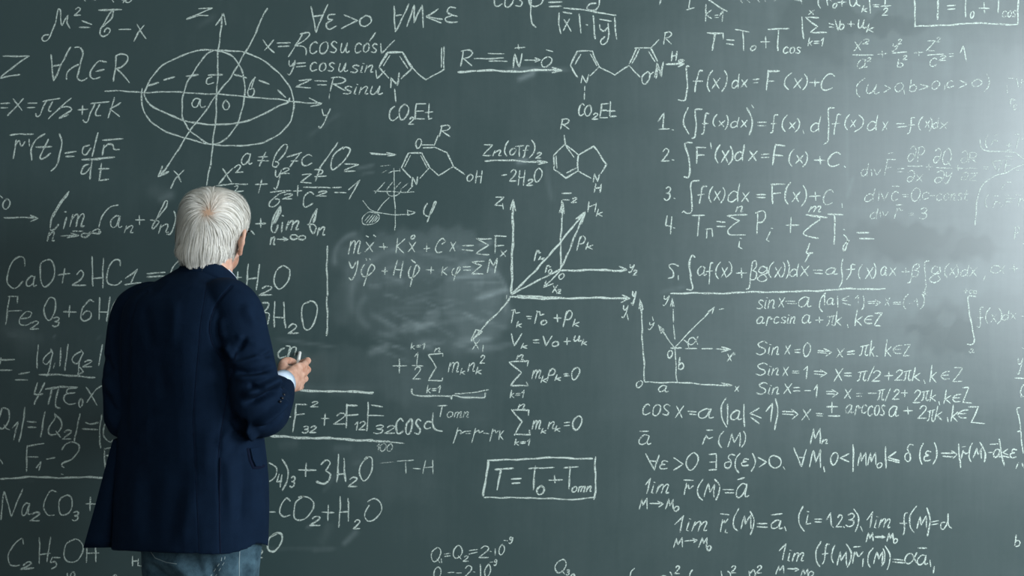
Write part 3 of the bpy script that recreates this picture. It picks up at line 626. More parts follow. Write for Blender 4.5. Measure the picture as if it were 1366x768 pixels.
chalk_part(F, 'chalk force fraction with q1, q2 and 4 pi epsilon, left edge', '''
O 0 380; W 2.5
L 0 545 105 545; L 0 620 85 620; L 8 530 0 580; L 138 648 215 635; L 112 692 200 692; W 2.2; L 280 435 268 612; S 375 480 330 520 312 560 340 575 380 530; W 3; L 370 465 385 500; W 2.4; L 385 500 365 590 340 665; L 400 570 390 605; L 445 460 435 590; L 495 430 475 625
S 590 480 545 510 525 550 560 575 590 545; L 590 475 608 500 580 560 565 665; S 570 590 605 630 570 650; T 2 600 548 668 597; L 745 435 720 585; W 3; L 290 655 450 655 570 660 690 678; W 2.5
L 275 712 248 790; W 3; S 250 790 265 800 310 795; L 325 712 285 800 250 870; O 0 510; W 3.6; L 335 50 440 30 500 32; W 2.2; L 500 32 565 35; W 2.8; L 378 50 350 160; S 425 45 405 130 410 175 440 185; W 2.4
S 560 40 500 45 490 75 545 75; S 545 78 480 85 465 125 500 158 550 150; W 3; T 0 575 118 605 182; W 2.4; L 630 35 705 165; L 740 22 700 50 635 145''')
chalk_part(F, 'chalk line of moduli of Q1 and Q2, left edge', '''
O 0 510; W 2.7
S 20 185 60 200 65 270 30 330 -5 330; L 15 185 -5 260; L 30 310 45 335 70 345; L 95 330 130 285 98 418; L 185 180 142 432; L 198 282 262 290; L 205 325 262 328; L 330 215 295 395
S 400 225 440 270 445 330 400 380 360 375 365 320 400 260; L 405 255 398 225; L 410 355 440 400; T 2 455 345 518 412; L 580 225 545 430; S 625 292 660 303 715 292; L 598 338 712 345; L 738 235 725 350 735 475; S 770 295 750 350 760 400 800 435 825 420''')
chalk_part(F, 'chalk question F1 above a long line, left edge', '''
O 0 510; W 2.6
L 200 460 192 648; L 198 462 320 445; L 192 540 280 542; L 300 575 265 620; L 300 580 285 640; L 340 558 400 548; S 450 490 480 450 530 430 575 450 570 500 520 560 460 590 455 610 470 620; W 3.2; L 455 668 462 672; W 2.6; L 762 480 768 645; L 762 485 825 470; L 770 530 808 535
K b; W 3; L 0 700 200 690 500 692 800 692; K m; L 0 560 20 592''')
chalk_part(F, 'chalk reaction starting with Na2CO3', '''
O 0 628; W 2.4
L 5 355 30 150; L 30 150 85 330; L 85 330 165 130; T a 160 230 225 322; W 2.8; T 2 220 300 287 362; W 2.1; S 410 150 370 140 330 210 325 280 350 325 395 320; W 2.4; S 480 175 440 200 428 260 450 320 500 310 525 250 515 190 480 175; T 3 525 295 572 362; L 658 188 655 292; L 625 238 700 240
O 330 628; L 140 298 205 298; S 310 215 285 195 250 240 240 300 265 335 310 325; S 405 183 350 230 342 320 370 358 420 350 470 290 480 230 450 190 405 183 375 190; W 2.8; T 2 455 330 530 397; W 2.4; L 590 248 588 360; L 545 300 630 302; L 680 190 665 405; L 735 200 735 365; L 672 300 735 295; T 2 770 355 822 420; W 2.2; S 885 250 860 300 855 335 880 362 930 350 975 290 970 235 925 205 880 225''')
chalk_part(F, 'chalk reaction starting with C2H5OH, lower left corner', '''
O 0 628; W 2.2
S 170 530 160 490 110 530 60 610 70 680 110 692 150 685; W 2.8; S 170 685 205 660 230 672 190 700 150 718; L 150 718 245 705; W 2.3; L 288 485 285 675; L 368 480 345 660; L 285 608 368 600; L 438 630 385 630; S 385 630 370 665 400 660 410 690 375 712
S 540 498 480 540 472 620 500 662 560 650 605 570 590 515 540 498; L 635 490 630 662; L 695 520 698 662; L 635 600 722 598; L 490 740 492 775; T 0 515 735 547 785; T 0 820 755 852 800
L 968 620 965 690; L 1010 640 1005 690; L 968 655 1008 655; L 1015 690 1020 696; L 1030 690 1045 715
O 330 628; W 2.3; T 2 70 575 108 632; K b; W 3; S 215 455 160 490 150 550 175 582 210 575 250 510 245 465 215 455 180 470''')
chalk_part(D, 'thin chalk sketch of a hatched support with a hanging ellipse and phi', '''
O 330 130; W 1.6; K f
L 920 685 1220 688; L 935 690 1000 618; L 1015 670 1060 615; L 1075 668 1120 615; L 1120 668 1170 625; L 1165 688 1210 640; K m; W 1.5; S 1018 680 1030 710 1065 720 1100 705 1118 680; L 1065 515 1075 768; L 1030 550 1060 538 1110 535; L 1110 515 1112 540; K v; L 970 500 1040 492; L 980 550 1020 530; K m
O 430 255; L 490 45 440 95 400 145; L 528 0 530 290; S 295 65 340 120 400 155 480 170 560 172 640 165; L 620 138 680 152 622 178 620 138; L 385 15 395 0
S 400 160 340 155 295 195 305 240 360 240 405 210 412 175 385 155; L 310 215 345 175; L 320 230 370 172; L 340 232 385 175; L 362 228 400 180; L 380 220 405 190; W 2.2; S 765 85 740 120 740 165 770 185 800 150 832 90 820 80 800 120 760 225''')
chalk_part(D, 'chalk molecule with one ring, an OH and an R, second row', '''
O 500 130; W 2.1
L -34 405 12 410 60 413 150 415; L 88 400 155 415 92 428; L -30 410 80 417; T R 470 200 548 285; L 460 278 432 350; L 432 362 525 400; W 2.6; L 525 400 575 505; W 2.1; L 575 505 462 572 395 505; L 340 345 430 345; L 350 365 430 365; T 0 298 302 340 372
W 2.3; L 245 405 345 405; L 345 405 398 510; W 1.8; L 398 510 330 590; L 335 425 382 510; W 2.6; L 245 405 195 510; L 195 510 262 582; W 1.9; L 260 422 218 505; W 2.5; T N 265 580 315 642; W 2.3; L 575 505 655 562; T 0 672 560 715 612; T H 735 535 782 622''')
chalk_part(D, 'chalk reagents Zn(OTf)2 and minus 2H2O around an arrow', '''
O 500 130; W 2.2
T Z 785 345 855 420; T n 860 385 920 427; T ( 945 315 975 427; T 0 982 370 1027 420; L 1025 358 1085 350; L 1055 358 1052 430; T f 1078 350 1125 437; T ) 1125 312 1165 440; T 2 1172 400 1212 442
W 2.6; L 800 460 1000 460 1255 472; L 1185 460 1258 472 1190 485; W 2.2; L 925 567 960 562; T 2 982 525 1030 608; T H 1045 530 1095 640; W 2.6; T 2 1105 595 1150 640; W 2.2; T 0 1160 518 1218 615''')
chalk_part(D, 'chalk molecule of two fused rings with R above and NH below', '''
O 650 130; W 2.4
T R 535 155 597 232; L 565 272 565 340 662 420 662 535; L 565 340 485 420; W 2.2; L 485 420 485 525; L 575 355 632 435; L 502 425 508 515; W 2.7; L 662 535 570 588 485 525; L 648 515 580 548; L 662 420 775 355; L 775 355 870 485 828 550; W 2.2; L 662 535 755 590; T N 772 555 818 615; W 2.6; T H 780 630 832 690''')
chalk_part(F, 'chalk equation of motion with sum of F x', '''
O 430 255; W 2.2
T m 190 360 278 457; T x 310 370 378 440; W 3; L 320 325 335 333; L 375 320 388 330; W 2.1; L 445 380 450 425; L 415 405 472 408; T K 535 345 602 447; T x 625 370 682 440; T o 645 320 674 347; L 762 385 760 440; L 740 418 785 415; S 885 350 870 345 840 380 825 420 840 445 875 440; S 885 350 898 365 870 385; T x 930 370 972 435; L 1020 398 1100 395; L 1020 425 1098 432
W 2.4; L 1235 345 1120 345 1210 395 1125 455 1215 460; L 1262 325 1258 450; L 1255 325 1340 328; L 1262 398 1322 395; W 2; T x 1295 430 1342 475
N chalk equation of motion with sum of M
O 430 255
W 2.3; S 195 515 215 560 245 515; S 260 505 245 590 220 640 195 630; T φ 285 530 380 692; L 318 490 322 502; L 345 490 350 502; L 460 555 455 605; L 435 580 475 582; L 548 505 518 610; L 590 510 568 630; L 530 570 585 575; T φ 625 540 708 692; W 2.8; L 650 500 678 522; W 2; L 795 550 790 600; L 758 572 812 575; T K 870 550 912 610; T φ 945 552 1005 650; L 1025 552 1080 550; L 1030 575 1078 575
W 2.3; L 1180 508 1095 512 1160 545 1085 602 1175 602; L 1202 590 1222 495; L 1222 495 1245 545 1275 490; L 1275 490 1255 595''')
chalk_part(D, 'chalk drawing of two coordinate axes with r and rho arrows', '''
O 600 255; W 2.2
T Z 325 45 395 102; L 385 90 390 130; K b; W 3.6; L 462 70 460 300 448 745; K m; W 2.4; L 440 135 462 60 482 140; W 2.7; L 820 70 812 300 805 570; L 800 160 822 80 832 160; L 800 155 822 145 832 155; W 2.2; L 818 14 888 14; L 825 62 870 65; T 2 885 45 924 82
L 1015 75 1005 150; L 1015 115 1065 95; L 1068 85 1058 150; T k 1068 130 1112 182; K b; W 3; L 455 750 640 560 800 380 980 155; K m; W 2.9; L 805 570 870 430 940 260 980 155; L 920 205 985 150 960 235; L 925 195 970 175 965 230; W 2.3
T r 615 430 662 507; T k 645 475 692 500; T r 695 540 737 592; T 0 720 570 742 600; T p 925 325 988 432; T k 990 370 1042 422; K b; W 3.2; L 805 575 1100 575 1200 578 1290 570; K m; W 2.3; L 1235 545 1290 570 1240 588; T y 1305 535 1345 592; T 2 1335 575 1362 612; T 0 795 598 834 640
L 800 580 740 650 685 698; L 755 672 685 698 700 655; T x 748 685 787 737; T 2 780 715 807 744; W 2.9; L 455 750 640 650 800 575
O 600 380; K b; W 3.2; L 490 75 700 92 950 95 1310 95; L 440 88 600 96 800 98; K m; W 2.5; L 1255 70 1310 97 1250 128; W 2; T y 1322 45 1358 135; T y 1255 150 1300 237; L 1292 212 1302 255; W 2.6; L 440 90 360 190 155 405; L 155 405 190 325; L 155 405 235 340 190 325; W 2; T x 165 400 217 467; L 245 435 240 485; L 415 75 412 100''')
chalk_part(F, 'chalk formula r k equals r zero plus rho k', '''
O 600 380; W 2.4
L 465 190 450 275; L 450 185 475 180 480 205; L 480 205 510 200; T k 485 265 522 307; L 560 228 595 230; L 570 245 590 245; L 640 195 620 280; L 632 190 655 195 658 220; L 658 220 688 212; T 0 665 258 707 292; L 782 215 785 270; L 755 240 812 242; T p 825 185 892 307; T k 895 250 942 302
N chalk formula v k equals v zero plus u k
O 600 380; W 2.4
T V 450 355 524 437; T k 520 425 564 462; L 608 402 655 400; L 610 420 650 422; T V 680 370 747 442; T o 750 412 792 447; L 855 385 855 435; L 832 412 880 410; T u 905 370 958 410; T k 960 395 1000 437
N chalk sum of m k rho k equal to zero
O 600 380; W 2.3
T n 485 510 537 545; W 2.6; L 568 590 572 550 432 562; L 432 562 522 640 445 735; L 445 735 570 732 562 705; W 2.3; T m 598 620 662 682; T k 665 660 707 710; T p 710 610 767 697; T k 765 655 810 697; L 832 648 862 648; L 835 662 868 662; T 0 888 600 947 692
O 620 510; T k=1 330 55 434 110
N chalk sum of m k r k equal to zero
W 2.3
O 500 440; T n 1042 540 1095 577; O 620 510; W 2.6; L 465 240 465 203 342 200; L 342 200 415 285 360 380; L 360 380 475 378 470 345; W 2.3; T m 490 275 552 340; T k 555 335 592 370; T n 605 287 655 337; T k 655 315 694 357; L 725 293 765 290; L 725 315 765 312; W 2.8; T 0 790 245 852 342; W 2.4; T k=1 362 412 477 457''')
chalk_part(F, 'chalk half sum over k with a curly brace beneath', '''
O 500 440; W 1.9
T k=1 262 92 365 140; L 290 195 315 165 308 250; L 272 260 350 262; T 2 275 270 332 357; L 178 210 178 315; L 130 260 235 260; T n 435 132 477 160; W 2.3; L 495 190 495 172 390 180; L 390 180 450 270 390 368; L 390 368 492 368 495 345; W 2.1; T m 535 235 610 307; T k 622 280 657 324; T n 678 240 728 302; T k 735 270 777 320; T 2 765 185 800 242
T k=1 378 402 478 458; W 2.6; S 270 430 270 460 300 476 400 478 520 482 552 490 555 508; S 558 502 570 480 650 492 780 490 800 480 803 455; K f; W 2; L 580 460 700 458 830 440; K m; W 2; L 460 552 525 550; L 490 552 475 632; K f; T omn 530 595 682 637
N small chalk formula r equals r minus r k

O 500 560; W 1.9; K m; L 608 55 570 170; S 598 85 620 75 632 85 625 98 660 80; L 662 82 700 80; L 665 98 700 98; L 735 60 708 165; S 728 90 755 75 762 92 790 80; L 792 95 830 100; L 860 65 838 155; S 852 90 875 75 882 95 900 80; T K 905 75 938 142''')
chalk_part(D, 'chalk box around T equals T zero plus T omn', '''
O 620 510; K b; W 3.4; L 172 568 155 680 135 830; W 2.7; L 170 568 300 565 500 552 700 548 930 555; L 955 545 950 650 952 800 945 855; K m; W 2.4; L 140 835 260 843 420 836 620 848 780 853 860 842 950 838
K b; W 3; L 220 632 355 625; L 262 630 235 782; L 340 703 412 700; L 345 735 402 732; K m; W 2.5; L 465 628 540 622; W 2; L 540 622 650 620; W 2.7; L 515 610 498 780; W 3; T 0 525 753 582 817; L 655 680 658 730; W 2.2; L 612 712 712 710; W 2.6; L 720 622 825 615; L 770 620 757 775; W 2.4; T omn 782 755 922 797''')
chalk_part(F, 'chalk letters just being written beside the hand', '''
O 330 380; W 2.6; S 272 462 245 470 222 500 235 530 270 522 282 515; S 285 445 312 450 305 480 290 528; L 312 460 298 528; W 2.3; S 302 500 320 460 345 452 355 468 342 515''')
chalk_part(F, 'chalk formula F32 squared plus 2 F12 F32 cos, between two long lines', '''
O 340 510; K b; W 3; L 250 66 270 70 330 55 400 62 500 60 700 68 865 72; K m; W 2; L 330 62 600 66 860 78; W 2.4
L 185 255 262 250; L 200 245 198 315; W 2.8; L 305 155 290 250 275 360; L 300 160 378 160; W 2.2; L 295 235 360 228; T 2 405 140 460 178; T 32 345 318 445 367; L 512 225 505 312; L 485 262 540 262; T 2 575 220 658 302; W 2.6; L 668 155 668 330; W 3; L 668 165 745 168; L 665 240 755 232; W 2.2; T 12 730 285 805 347
L 825 145 818 350; W 2.8; L 850 165 930 178; W 2; L 820 240 938 242; T 32 865 310 1018 372; W 3; T cos 1030 265 1212 377; W 2.6; S 1290 290 1255 285 1235 320 1250 340 1280 330; S 1300 225 1298 290 1312 340 1366 355
K b; W 3.8; L 115 392 300 400 600 410 860 424; K m; W 3; L 860 424 980 432; W 2; L 980 432 1090 442
N small faint chalk number 100
O 340 510
K f; W 1.8; T 100 890 445 1005 502''')
chalk_part(F, 'chalk formula ending in 3H2O', '''
O 340 510; W 2.3
S 100 585 155 620 150 680 110 718; W 2.6; T 4 160 670 198 762; S 200 555 240 640 230 730 205 790; T 3 255 685 292 762; L 375 588 370 685; L 320 638 445 640; S 480 595 520 565 548 590 520 640; S 515 640 550 670 535 720; K b; W 3.6; S 535 720 500 738 450 722; K m; W 2.8; L 610 525 608 640 595 725; L 650 555 660 722; L 600 670 660 665; W 2.4; T 2 680 690 742 757
S 830 540 780 590 765 660 785 715 820 700 855 620 855 550 820 538 800 560
N faint chalk letters T minus H
O 340 510
K v; W 1.8; L 910 590 1010 578; K f; W 1.8; L 1035 572 1155 565; L 1100 580 1100 660; K m; W 1.9; L 1155 625 1205 630; L 1245 570 1225 660; L 1295 565 1298 665; L 1230 622 1298 615''')
chalk_part(F, 'small chalk line Q1 equals Q2', '''
O 540 628; W 1.9; K m
T Q 192 558 264 667; L 265 640 268 668; L 288 605 330 600; L 290 622 330 618; T Q 350 543 420 642; T 2 425 620 462 657; L 470 580 530 570; L 468 605 528 590; T 2 540 545 612 630; L 625 585 630 588; L 660 565 658 612; T 0 685 535 727 610; L 722 505 748 508; T 9 758 480 787 527
N chalk line cut by the bottom edge, ten to a power
O 540 628; W 1.9
T Q 210 700 262 800; L 315 740 360 738; L 375 742 412 742; T 2 430 688 488 775; L 505 735 510 737; L 550 680 552 775; T 0 580 680 627 770; L 620 665 642 662; T 9 650 645 672 687''')
chalk_part(F, 'chalk Q3 near the bottom edge', '''
O 700 628; W 2.1; T Q 225 645 300 750; T 3 302 720 325 758
N tops of squared chalk brackets at the bottom edge
O 700 628
K b; W 2.6; T 0 335 750 362 800; K m; W 2.2
S 800 708 775 735 770 775; S 1058 735 1070 752 1072 775; T 2 1090 692 1127 747; K b; T 0 988 762 1030 800; K m; S 1222 720 1205 745 1200 775
O 850 628; L 612 730 620 775; S 660 730 678 750 682 775; T 2 680 690 718 742; L 815 730 822 775; S 822 745 845 720 860 745 855 775; T 2 865 690 905 744''')
chalk_part(D, 'chalk drawing of shifted and turned coordinate axes with alpha', '''
O 840 385; W 2.4
L 78 75 85 200 100 500 108 678; W 2.2; L 108 678 300 682 540 695 740 705; L 68 150 80 85 95 150 78 155; L 670 685 745 705 672 712 690 695; W 1.9; T y 15 20 48 117; T 0 48 672 92 720; T a 208 705 280 752; T x 765 710 797 747
L 325 430 335 520 345 680; L 328 370 318 265; L 318 240 317 150; L 312 130 310 70; L 295 128 312 75 325 130; T y 240 50 287 122; L 325 430 240 310 205 262; L 210 270 250 300; L 208 265 228 325 250 300; T y 135 245 180 297; L 165 205 172 232
L 325 430 430 320 620 130; L 570 165 612 138 600 180; K f; L 650 150 685 145; K m; S 395 375 420 395 430 430; T α 430 348 497 407; W 2.8; L 300 432 375 432; W 2.2; L 405 435 490 435; L 525 437 605 437; L 630 437 735 442; L 670 425 735 442 672 458; T 0 278 450 310 502; T x 710 475 747 527; L 755 465 755 482; L 765 465 765 482; W 2.4; T b 355 500 392 587''')
chalk_part(F, 'chalk lines sin x equals a and arcsin a plus pi k', '''
O 1000 385; W 2
T sin 55 62 180 144; T x 210 65 255 132; L 262 92 330 92; L 275 108 340 108; T a 355 60 450 134; W 2.4; T ( 510 30 552 167; W 2; L 545 40 545 120; T a 565 70 618 117; L 640 55 642 135; K f; L 725 55 668 80 722 90; K m; L 680 105 735 120; K f; L 765 75 790 50 792 110; T ) 815 45 835 155
L 862 95 930 92; L 865 108 930 106; L 915 80 952 100 918 122; T x 985 65 1022 122; L 1045 98 1100 98; L 1045 110 1100 112; T ( 1120 40 1155 147; L 1160 108 1185 108; L 1200 92 1216 74 1224 130; T ) 1240 40 1272 150; T k 1268 8 1294 50
K m; T arcsin 50 190 332 267; T a 385 190 447 252; L 508 205 510 250; L 480 228 535 228; K f; T π 560 195 627 267; K m; T k 620 165 668 268; L 712 260 718 282; W 2.2; T k 765 150 820 270; T ∈ 840 200 897 252; W 2.5; T Z 905 178 962 267''')
chalk_part(F, 'chalk line solving sin x equals zero', '''
O 1000 385; W 2.1
T Sin 45 385 212 482; T x 255 410 297 477; L 330 445 370 442; L 330 462 368 465; T 0 395 395 442 494; L 495 450 570 455; L 495 465 565 470; L 540 435 595 462 550 492; T x 632 435 687 502; W 2.6; L 712 460 765 452; L 712 478 765 475; W 2.1; T π 800 410 872 487; T k 875 375 907 492; L 928 490 934 495; T k 985 370 1032 492; K f; T ∈ 1045 415 1112 472; T Z 1120 405 1172 490''')
chalk_part(F, 'chalk line solving sin x equals one', '''
O 1000 385; W 2.1
T Sin 45 545 212 630; T x 240 570 284 634; K f; L 312 600 360 600; L 312 612 358 615; K m; L 395 590 420 565; L 420 565 412 657; L 470 600 545 605; L 470 620 540 628; L 515 590 562 618 515 645; T x 615 580 682 672; L 690 615 742 615; L 690 632 742 635; T π 785 600 857 672; L 908 565 860 672; T 2 890 598 952 674; L 1015 605 1012 665; L 985 635 1045 632; T 2 1058 590 1112 667; T π 1120 595 1182 667; T k 1185 575 1242 672; L 1270 665 1278 690
O 1116 385; T k 678 555 728 682; K f; T ∈ 765 605 827 657; T Z 845 575 922 674''')
chalk_part(F, 'chalk line solving sin x equals minus one', '''
O 1000 385; W 2.1
T Sin 50 685 212 768; T x 250 690 307 762; L 318 720 365 720; L 318 745 365 745; L 400 742 445 742; L 470 735 492 700; L 492 700 485 790; L 560 748 620 750; L 560 765 620 768; L 600 735 645 762 605 788; T x 690 730 742 798; K f; O 1000 520; L 780 25 820 25; L 780 45 815 45; L 860 22 925 25; K m; T π 930 -5 987 72; L 1025 -10 990 80; T 2 1040 -5 1087 67; L 1132 -2 1130 48; L 1105 22 1155 22; T 2 1190 0 1242 92; T π 1250 5 1312 77; T k 1312 0 1357 82
O 1116 520; L 745 85 750 107; T k 780 0 832 97; T ∈ 845 30 907 87; L 920 -18 965 -20; L 965 -20 920 90; L 920 90 985 95''')
chalk_part(F, 'chalk line solving cos x equals a with arccos', '''
O 850 520; W 2.1
T cos 40 100 238 188; T x 278 115 337 202; L 368 155 430 160; L 380 175 430 180; T a 445 132 557 207; W 2.4; S 650 62 615 120 615 200 650 270; L 658 105 660 248; T a 680 150 762 217; L 778 105 780 268; L 890 130 822 170; L 822 170 905 205; W 2.8; L 830 200 890 245; W 2.4; L 938 155 985 98; L 985 98 972 232; S 1005 65 1022 130 1022 200 1000 288
W 2.1; L 1058 155 1145 158; L 1060 175 1140 178; L 1125 140 1170 175 1130 210; T x 1200 140 1264 217; L 1305 170 1355 175; L 1310 185 1350 190; O 1000 520; W 2.5; L 600 90 600 165; L 562 122 640 122; L 575 188 655 188; K f; W 2.2; T arc 700 108 855 187; K m; T cos 862 112 987 187; T a 1015 118 1087 192; L 1152 125 1155 175; L 1120 150 1185 150; T 2 1225 115 1287 207
O 1116 520; T π 660 145 717 227; T k 718 118 767 217; L 808 200 812 232; T k 832 110 882 230; T ∈ 885 145 957 202; L 960 122 1035 122; L 1035 122 980 235; L 980 235 1080 245''')
chalk_part(F, 'chalk symbol a with a bar', '''
O 850 520; W 2.1
T a 10 328 102 397; L 18 300 82 300
N chalk symbols r of M
O 850 520; W 2.1
L 505 330 475 395; S 485 360 505 340 520 355 550 345; L 505 292 550 292; T ( 595 300 632 420; T M 660 312 748 412; T ) 762 300 790 417
N chalk symbol M n

O 1000 520; W 2.3; T M 440 280 512 387; T n 525 360 567 390''')
chalk_part(F, 'long chalk line for all epsilon exists delta', '''
O 850 520; W 2.3
L 62 465 125 582; L 125 582 160 475; L 85 515 150 520; T ε 165 515 222 577; L 262 490 335 540; L 335 540 265 582; T 0 360 460 442 582; L 520 465 575 465 580 582 522 585; L 528 525 575 525; T δ 635 470 712 572; S 750 460 720 500 718 560 740 602; T ε 762 500 812 552; S 838 460 860 510 850 560 832 592; L 880 490 942 525; L 942 525 890 560; S 1005 478 970 495 965 545 1000 572 1040 550 1042 500 1005 478; L 1065 560 1075 578
L 1140 420 1195 555; L 1195 555 1232 435; L 1170 490 1218 492; W 2.4; T M 1255 435 1337 562; O 1000 520; L 540 560 545 595; T 0 592 455 642 547; L 722 465 660 495; L 660 495 722 522; W 2.6; L 755 400 752 590; W 2; T MM 785 455 918 547; T 0 930 530 964 567; W 2.6; L 992 412 992 568; L 1065 450 1008 490; L 1008 490 1090 515; L 1010 510 1090 528; W 2.3; T δ 1130 395 1192 522; T ( 1240 390 1267 540; T ε 1270 445 1322 517; T ) 1335 385 1364 542
O 1116 520; L 762 460 850 462; L 775 482 850 488; L 835 440 878 470 850 498; W 2.7; L 890 395 902 565; W 2.2; L 922 440 908 498; S 912 470 930 450 940 465 958 455; L 915 415 940 412; T ( 963 385 992 525; T M 995 420 1057 497; W 2.6; S 1045 380 1075 430 1085 470 1075 525; W 2.2; L 1105 455 1135 455; L 1120 395 1175 392; T a 1145 430 1197 490; W 2.6; L 1185 355 1220 555; W 2.2; L 1245 430 1210 455 1250 472; L 1212 480 1260 492; T ε 1265 430 1312 492; L 1325 530 1308 570; K f; W 3; L 1352 535 1366 570; K m; W 2
S 1340 128 1315 135 1325 190 1340 270; S 1340 270 1340 300 1318 302; S 1320 302 1345 310 1350 400 1358 460; K f; L 1340 0 1342 50 1366 45''')
chalk_part(F, 'chalk limit of r of M, first of the lower limits', '''
O 850 628; W 2.2
L 60 100 98 55; L 98 55 68 165; T im 105 80 230 162; L 360 90 342 172; S 350 130 372 100 380 128 412 105; L 340 65 410 68; S 480 60 445 120 448 180 475 212; T M 490 92 562 187; W 2.5; S 565 60 600 110 595 170 575 210; W 2.2; L 625 135 705 138; L 640 158 705 160; T a 722 88 814 192; W 2.6; L 732 62 780 48; W 2.2
T M 15 200 70 274; L 90 235 180 238; L 150 220 188 240 155 262; T M 205 203 264 277; T 0 270 258 302 294''')
chalk_part(F, 'chalk limit of r i of M with i up to three and of f of M', '''
O 850 628; W 2.2
L 275 390 338 325; L 338 325 310 445; T im 358 345 507 437; L 622 355 608 440; S 615 390 635 360 640 378 662 350; L 645 425 642 448 658 450; L 608 312 670 320; S 740 275 708 340 705 400 730 435; T M 752 325 827 417; S 822 290 850 350 845 420 825 465; L 875 382 945 382; L 875 405 948 410; T a 975 355 1060 422; L 978 320 1055 310; L 1075 405 1085 435; S 1208 258 1180 310 1180 380 1220 435; L 1245 320 1232 385 1265 380; L 1245 295 1248 298; L 1295 350 1345 350; L 1295 370 1340 372
T M 265 485 327 554; L 345 512 430 500; L 405 490 438 502 410 520; T M 450 485 507 557; W 2.6; T 0 510 545 537 580; W 2.2
O 1000 628; L 560 355 590 305; L 590 305 595 400; L 605 405 610 412; T 2 630 320 674 407; L 685 405 690 412; T 3 700 310 762 407; S 762 280 792 330 785 400 768 440; L 808 405 822 438; L 855 355 898 298; L 898 298 875 410; T im 910 330 1024 414; S 1150 305 1130 320 1125 440 1115 465; L 1095 380 1145 380; S 1218 258 1170 330 1168 400 1195 445; T M 1215 328 1287 417; W 2.5; S 1288 270 1312 340 1310 410 1298 470
O 1116 628; W 2.2; L 690 372 742 362; L 692 392 740 385; S 790 375 765 380 760 415 780 425 800 395 812 350; S 812 310 812 370 820 400 840 415; O 1000 628; T M 845 448 900 512; W 3.2; L 915 480 980 482; W 2.2; L 965 470 985 482 965 492; T M 998 450 1047 512; T 0 1050 492 1077 527''')
chalk_part(F, 'chalk limit of f of M times r i of M, bottom right', '''
O 1000 628; W 2.2
L 215 580 265 530; L 265 530 240 645; T im 278 575 392 657; S 518 512 485 570 485 650 515 698; S 580 535 555 540 545 640 530 675; L 530 605 570 600; T ( 595 540 622 672; T M 635 588 702 682; W 2.5; S 708 535 738 590 730 660 710 698; W 2.2; L 765 590 750 670; S 758 630 778 590 790 620 825 590; L 755 552 808 550; L 828 640 822 697; T ( 860 560 897 702; T M 905 588 967 672; T ) 960 565 987 692; S 990 545 1020 610 1015 680 1000 718
L 1045 642 1118 648; L 1045 662 1130 670; T α 1135 595 1217 672; T a 1225 610 1297 682; L 1228 560 1288 562; L 1315 650 1320 695; L 1345 695 1338 742; K m; W 2; T M 190 690 247 747; L 275 712 350 715; L 330 705 358 718 330 730; T M 375 710 422 765; T 0 430 730 467 770
N single chalk letter b
W 2.2
O 1116 628; T b 1298 465 1337 547''')
chalk_part(F, 'faint chalk improper integral with tall integral sign, right', '''
O 1116 385; W 2.3; K m
S 1010 58 965 55 955 90 975 200 990 300 1000 380 985 410 955 405; K v; T a 965 440 1002 467; K f; W 2; S 1075 135 1045 150 1045 270 1020 275; L 1030 210 1065 210; T ( 1085 140 1117 252; T x 1125 185 1167 242; T ) 1170 145 1202 257; T d 1208 160 1257 227; T x 1265 178 1307 222; L 1340 200 1366 200; K f; O 1116 265; T +∞ 925 655 1022 692
O 1116 385; K f; T y 1312 505 1357 622; K m; L 1300 650 1366 652; K f; T ( 1340 700 1362 780; L 1352 430 1366 438''')
# ------------------------------------------------------------------ the person
def skin_mat():
    m, nt, b = mat('skin')
    tc = N(nt, 'ShaderNodeTexCoord'); no = N(nt, 'ShaderNodeTexNoise'); no.inputs['Scale'].default_value = 38; no.inputs['Detail'].default_value = 5
    nt.links.new(tc.outputs['Object'], no.inputs['Vector'])
    cr = N(nt, 'ShaderNodeValToRGB'); cr.color_ramp.elements[0].position = 0.32; cr.color_ramp.elements[0].color = (0.52, 0.25, 0.165, 1)
    cr.color_ramp.elements[1].position = 0.68; cr.color_ramp.elements[1].color = (0.80, 0.50, 0.38, 1)
    nt.links.new(no.outputs[0], cr.inputs[0]); nt.links.new(cr.outputs[0], b.inputs['Base Color'])
    b.inputs['Roughness'].default_value = 0.55; b.inputs['Subsurface Weight'].default_value = 0.08; b.inputs['Subsurface Scale'].default_value = 0.004
    bp = N(nt, 'ShaderNodeBump'); bp.inputs['Strength'].default_value = 0.5; bp.inputs['Distance'].default_value = 0.0015
    n2 = N(nt, 'ShaderNodeTexNoise'); n2.inputs['Scale'].default_value = 190; n2.inputs['Detail'].default_value = 3
    nt.links.new(tc.outputs['Object'], n2.inputs['Vector']); nt.links.new(n2.outputs[0], bp.inputs['Height']); nt.links.new(bp.outputs[0], b.inputs['Normal'])
    return m
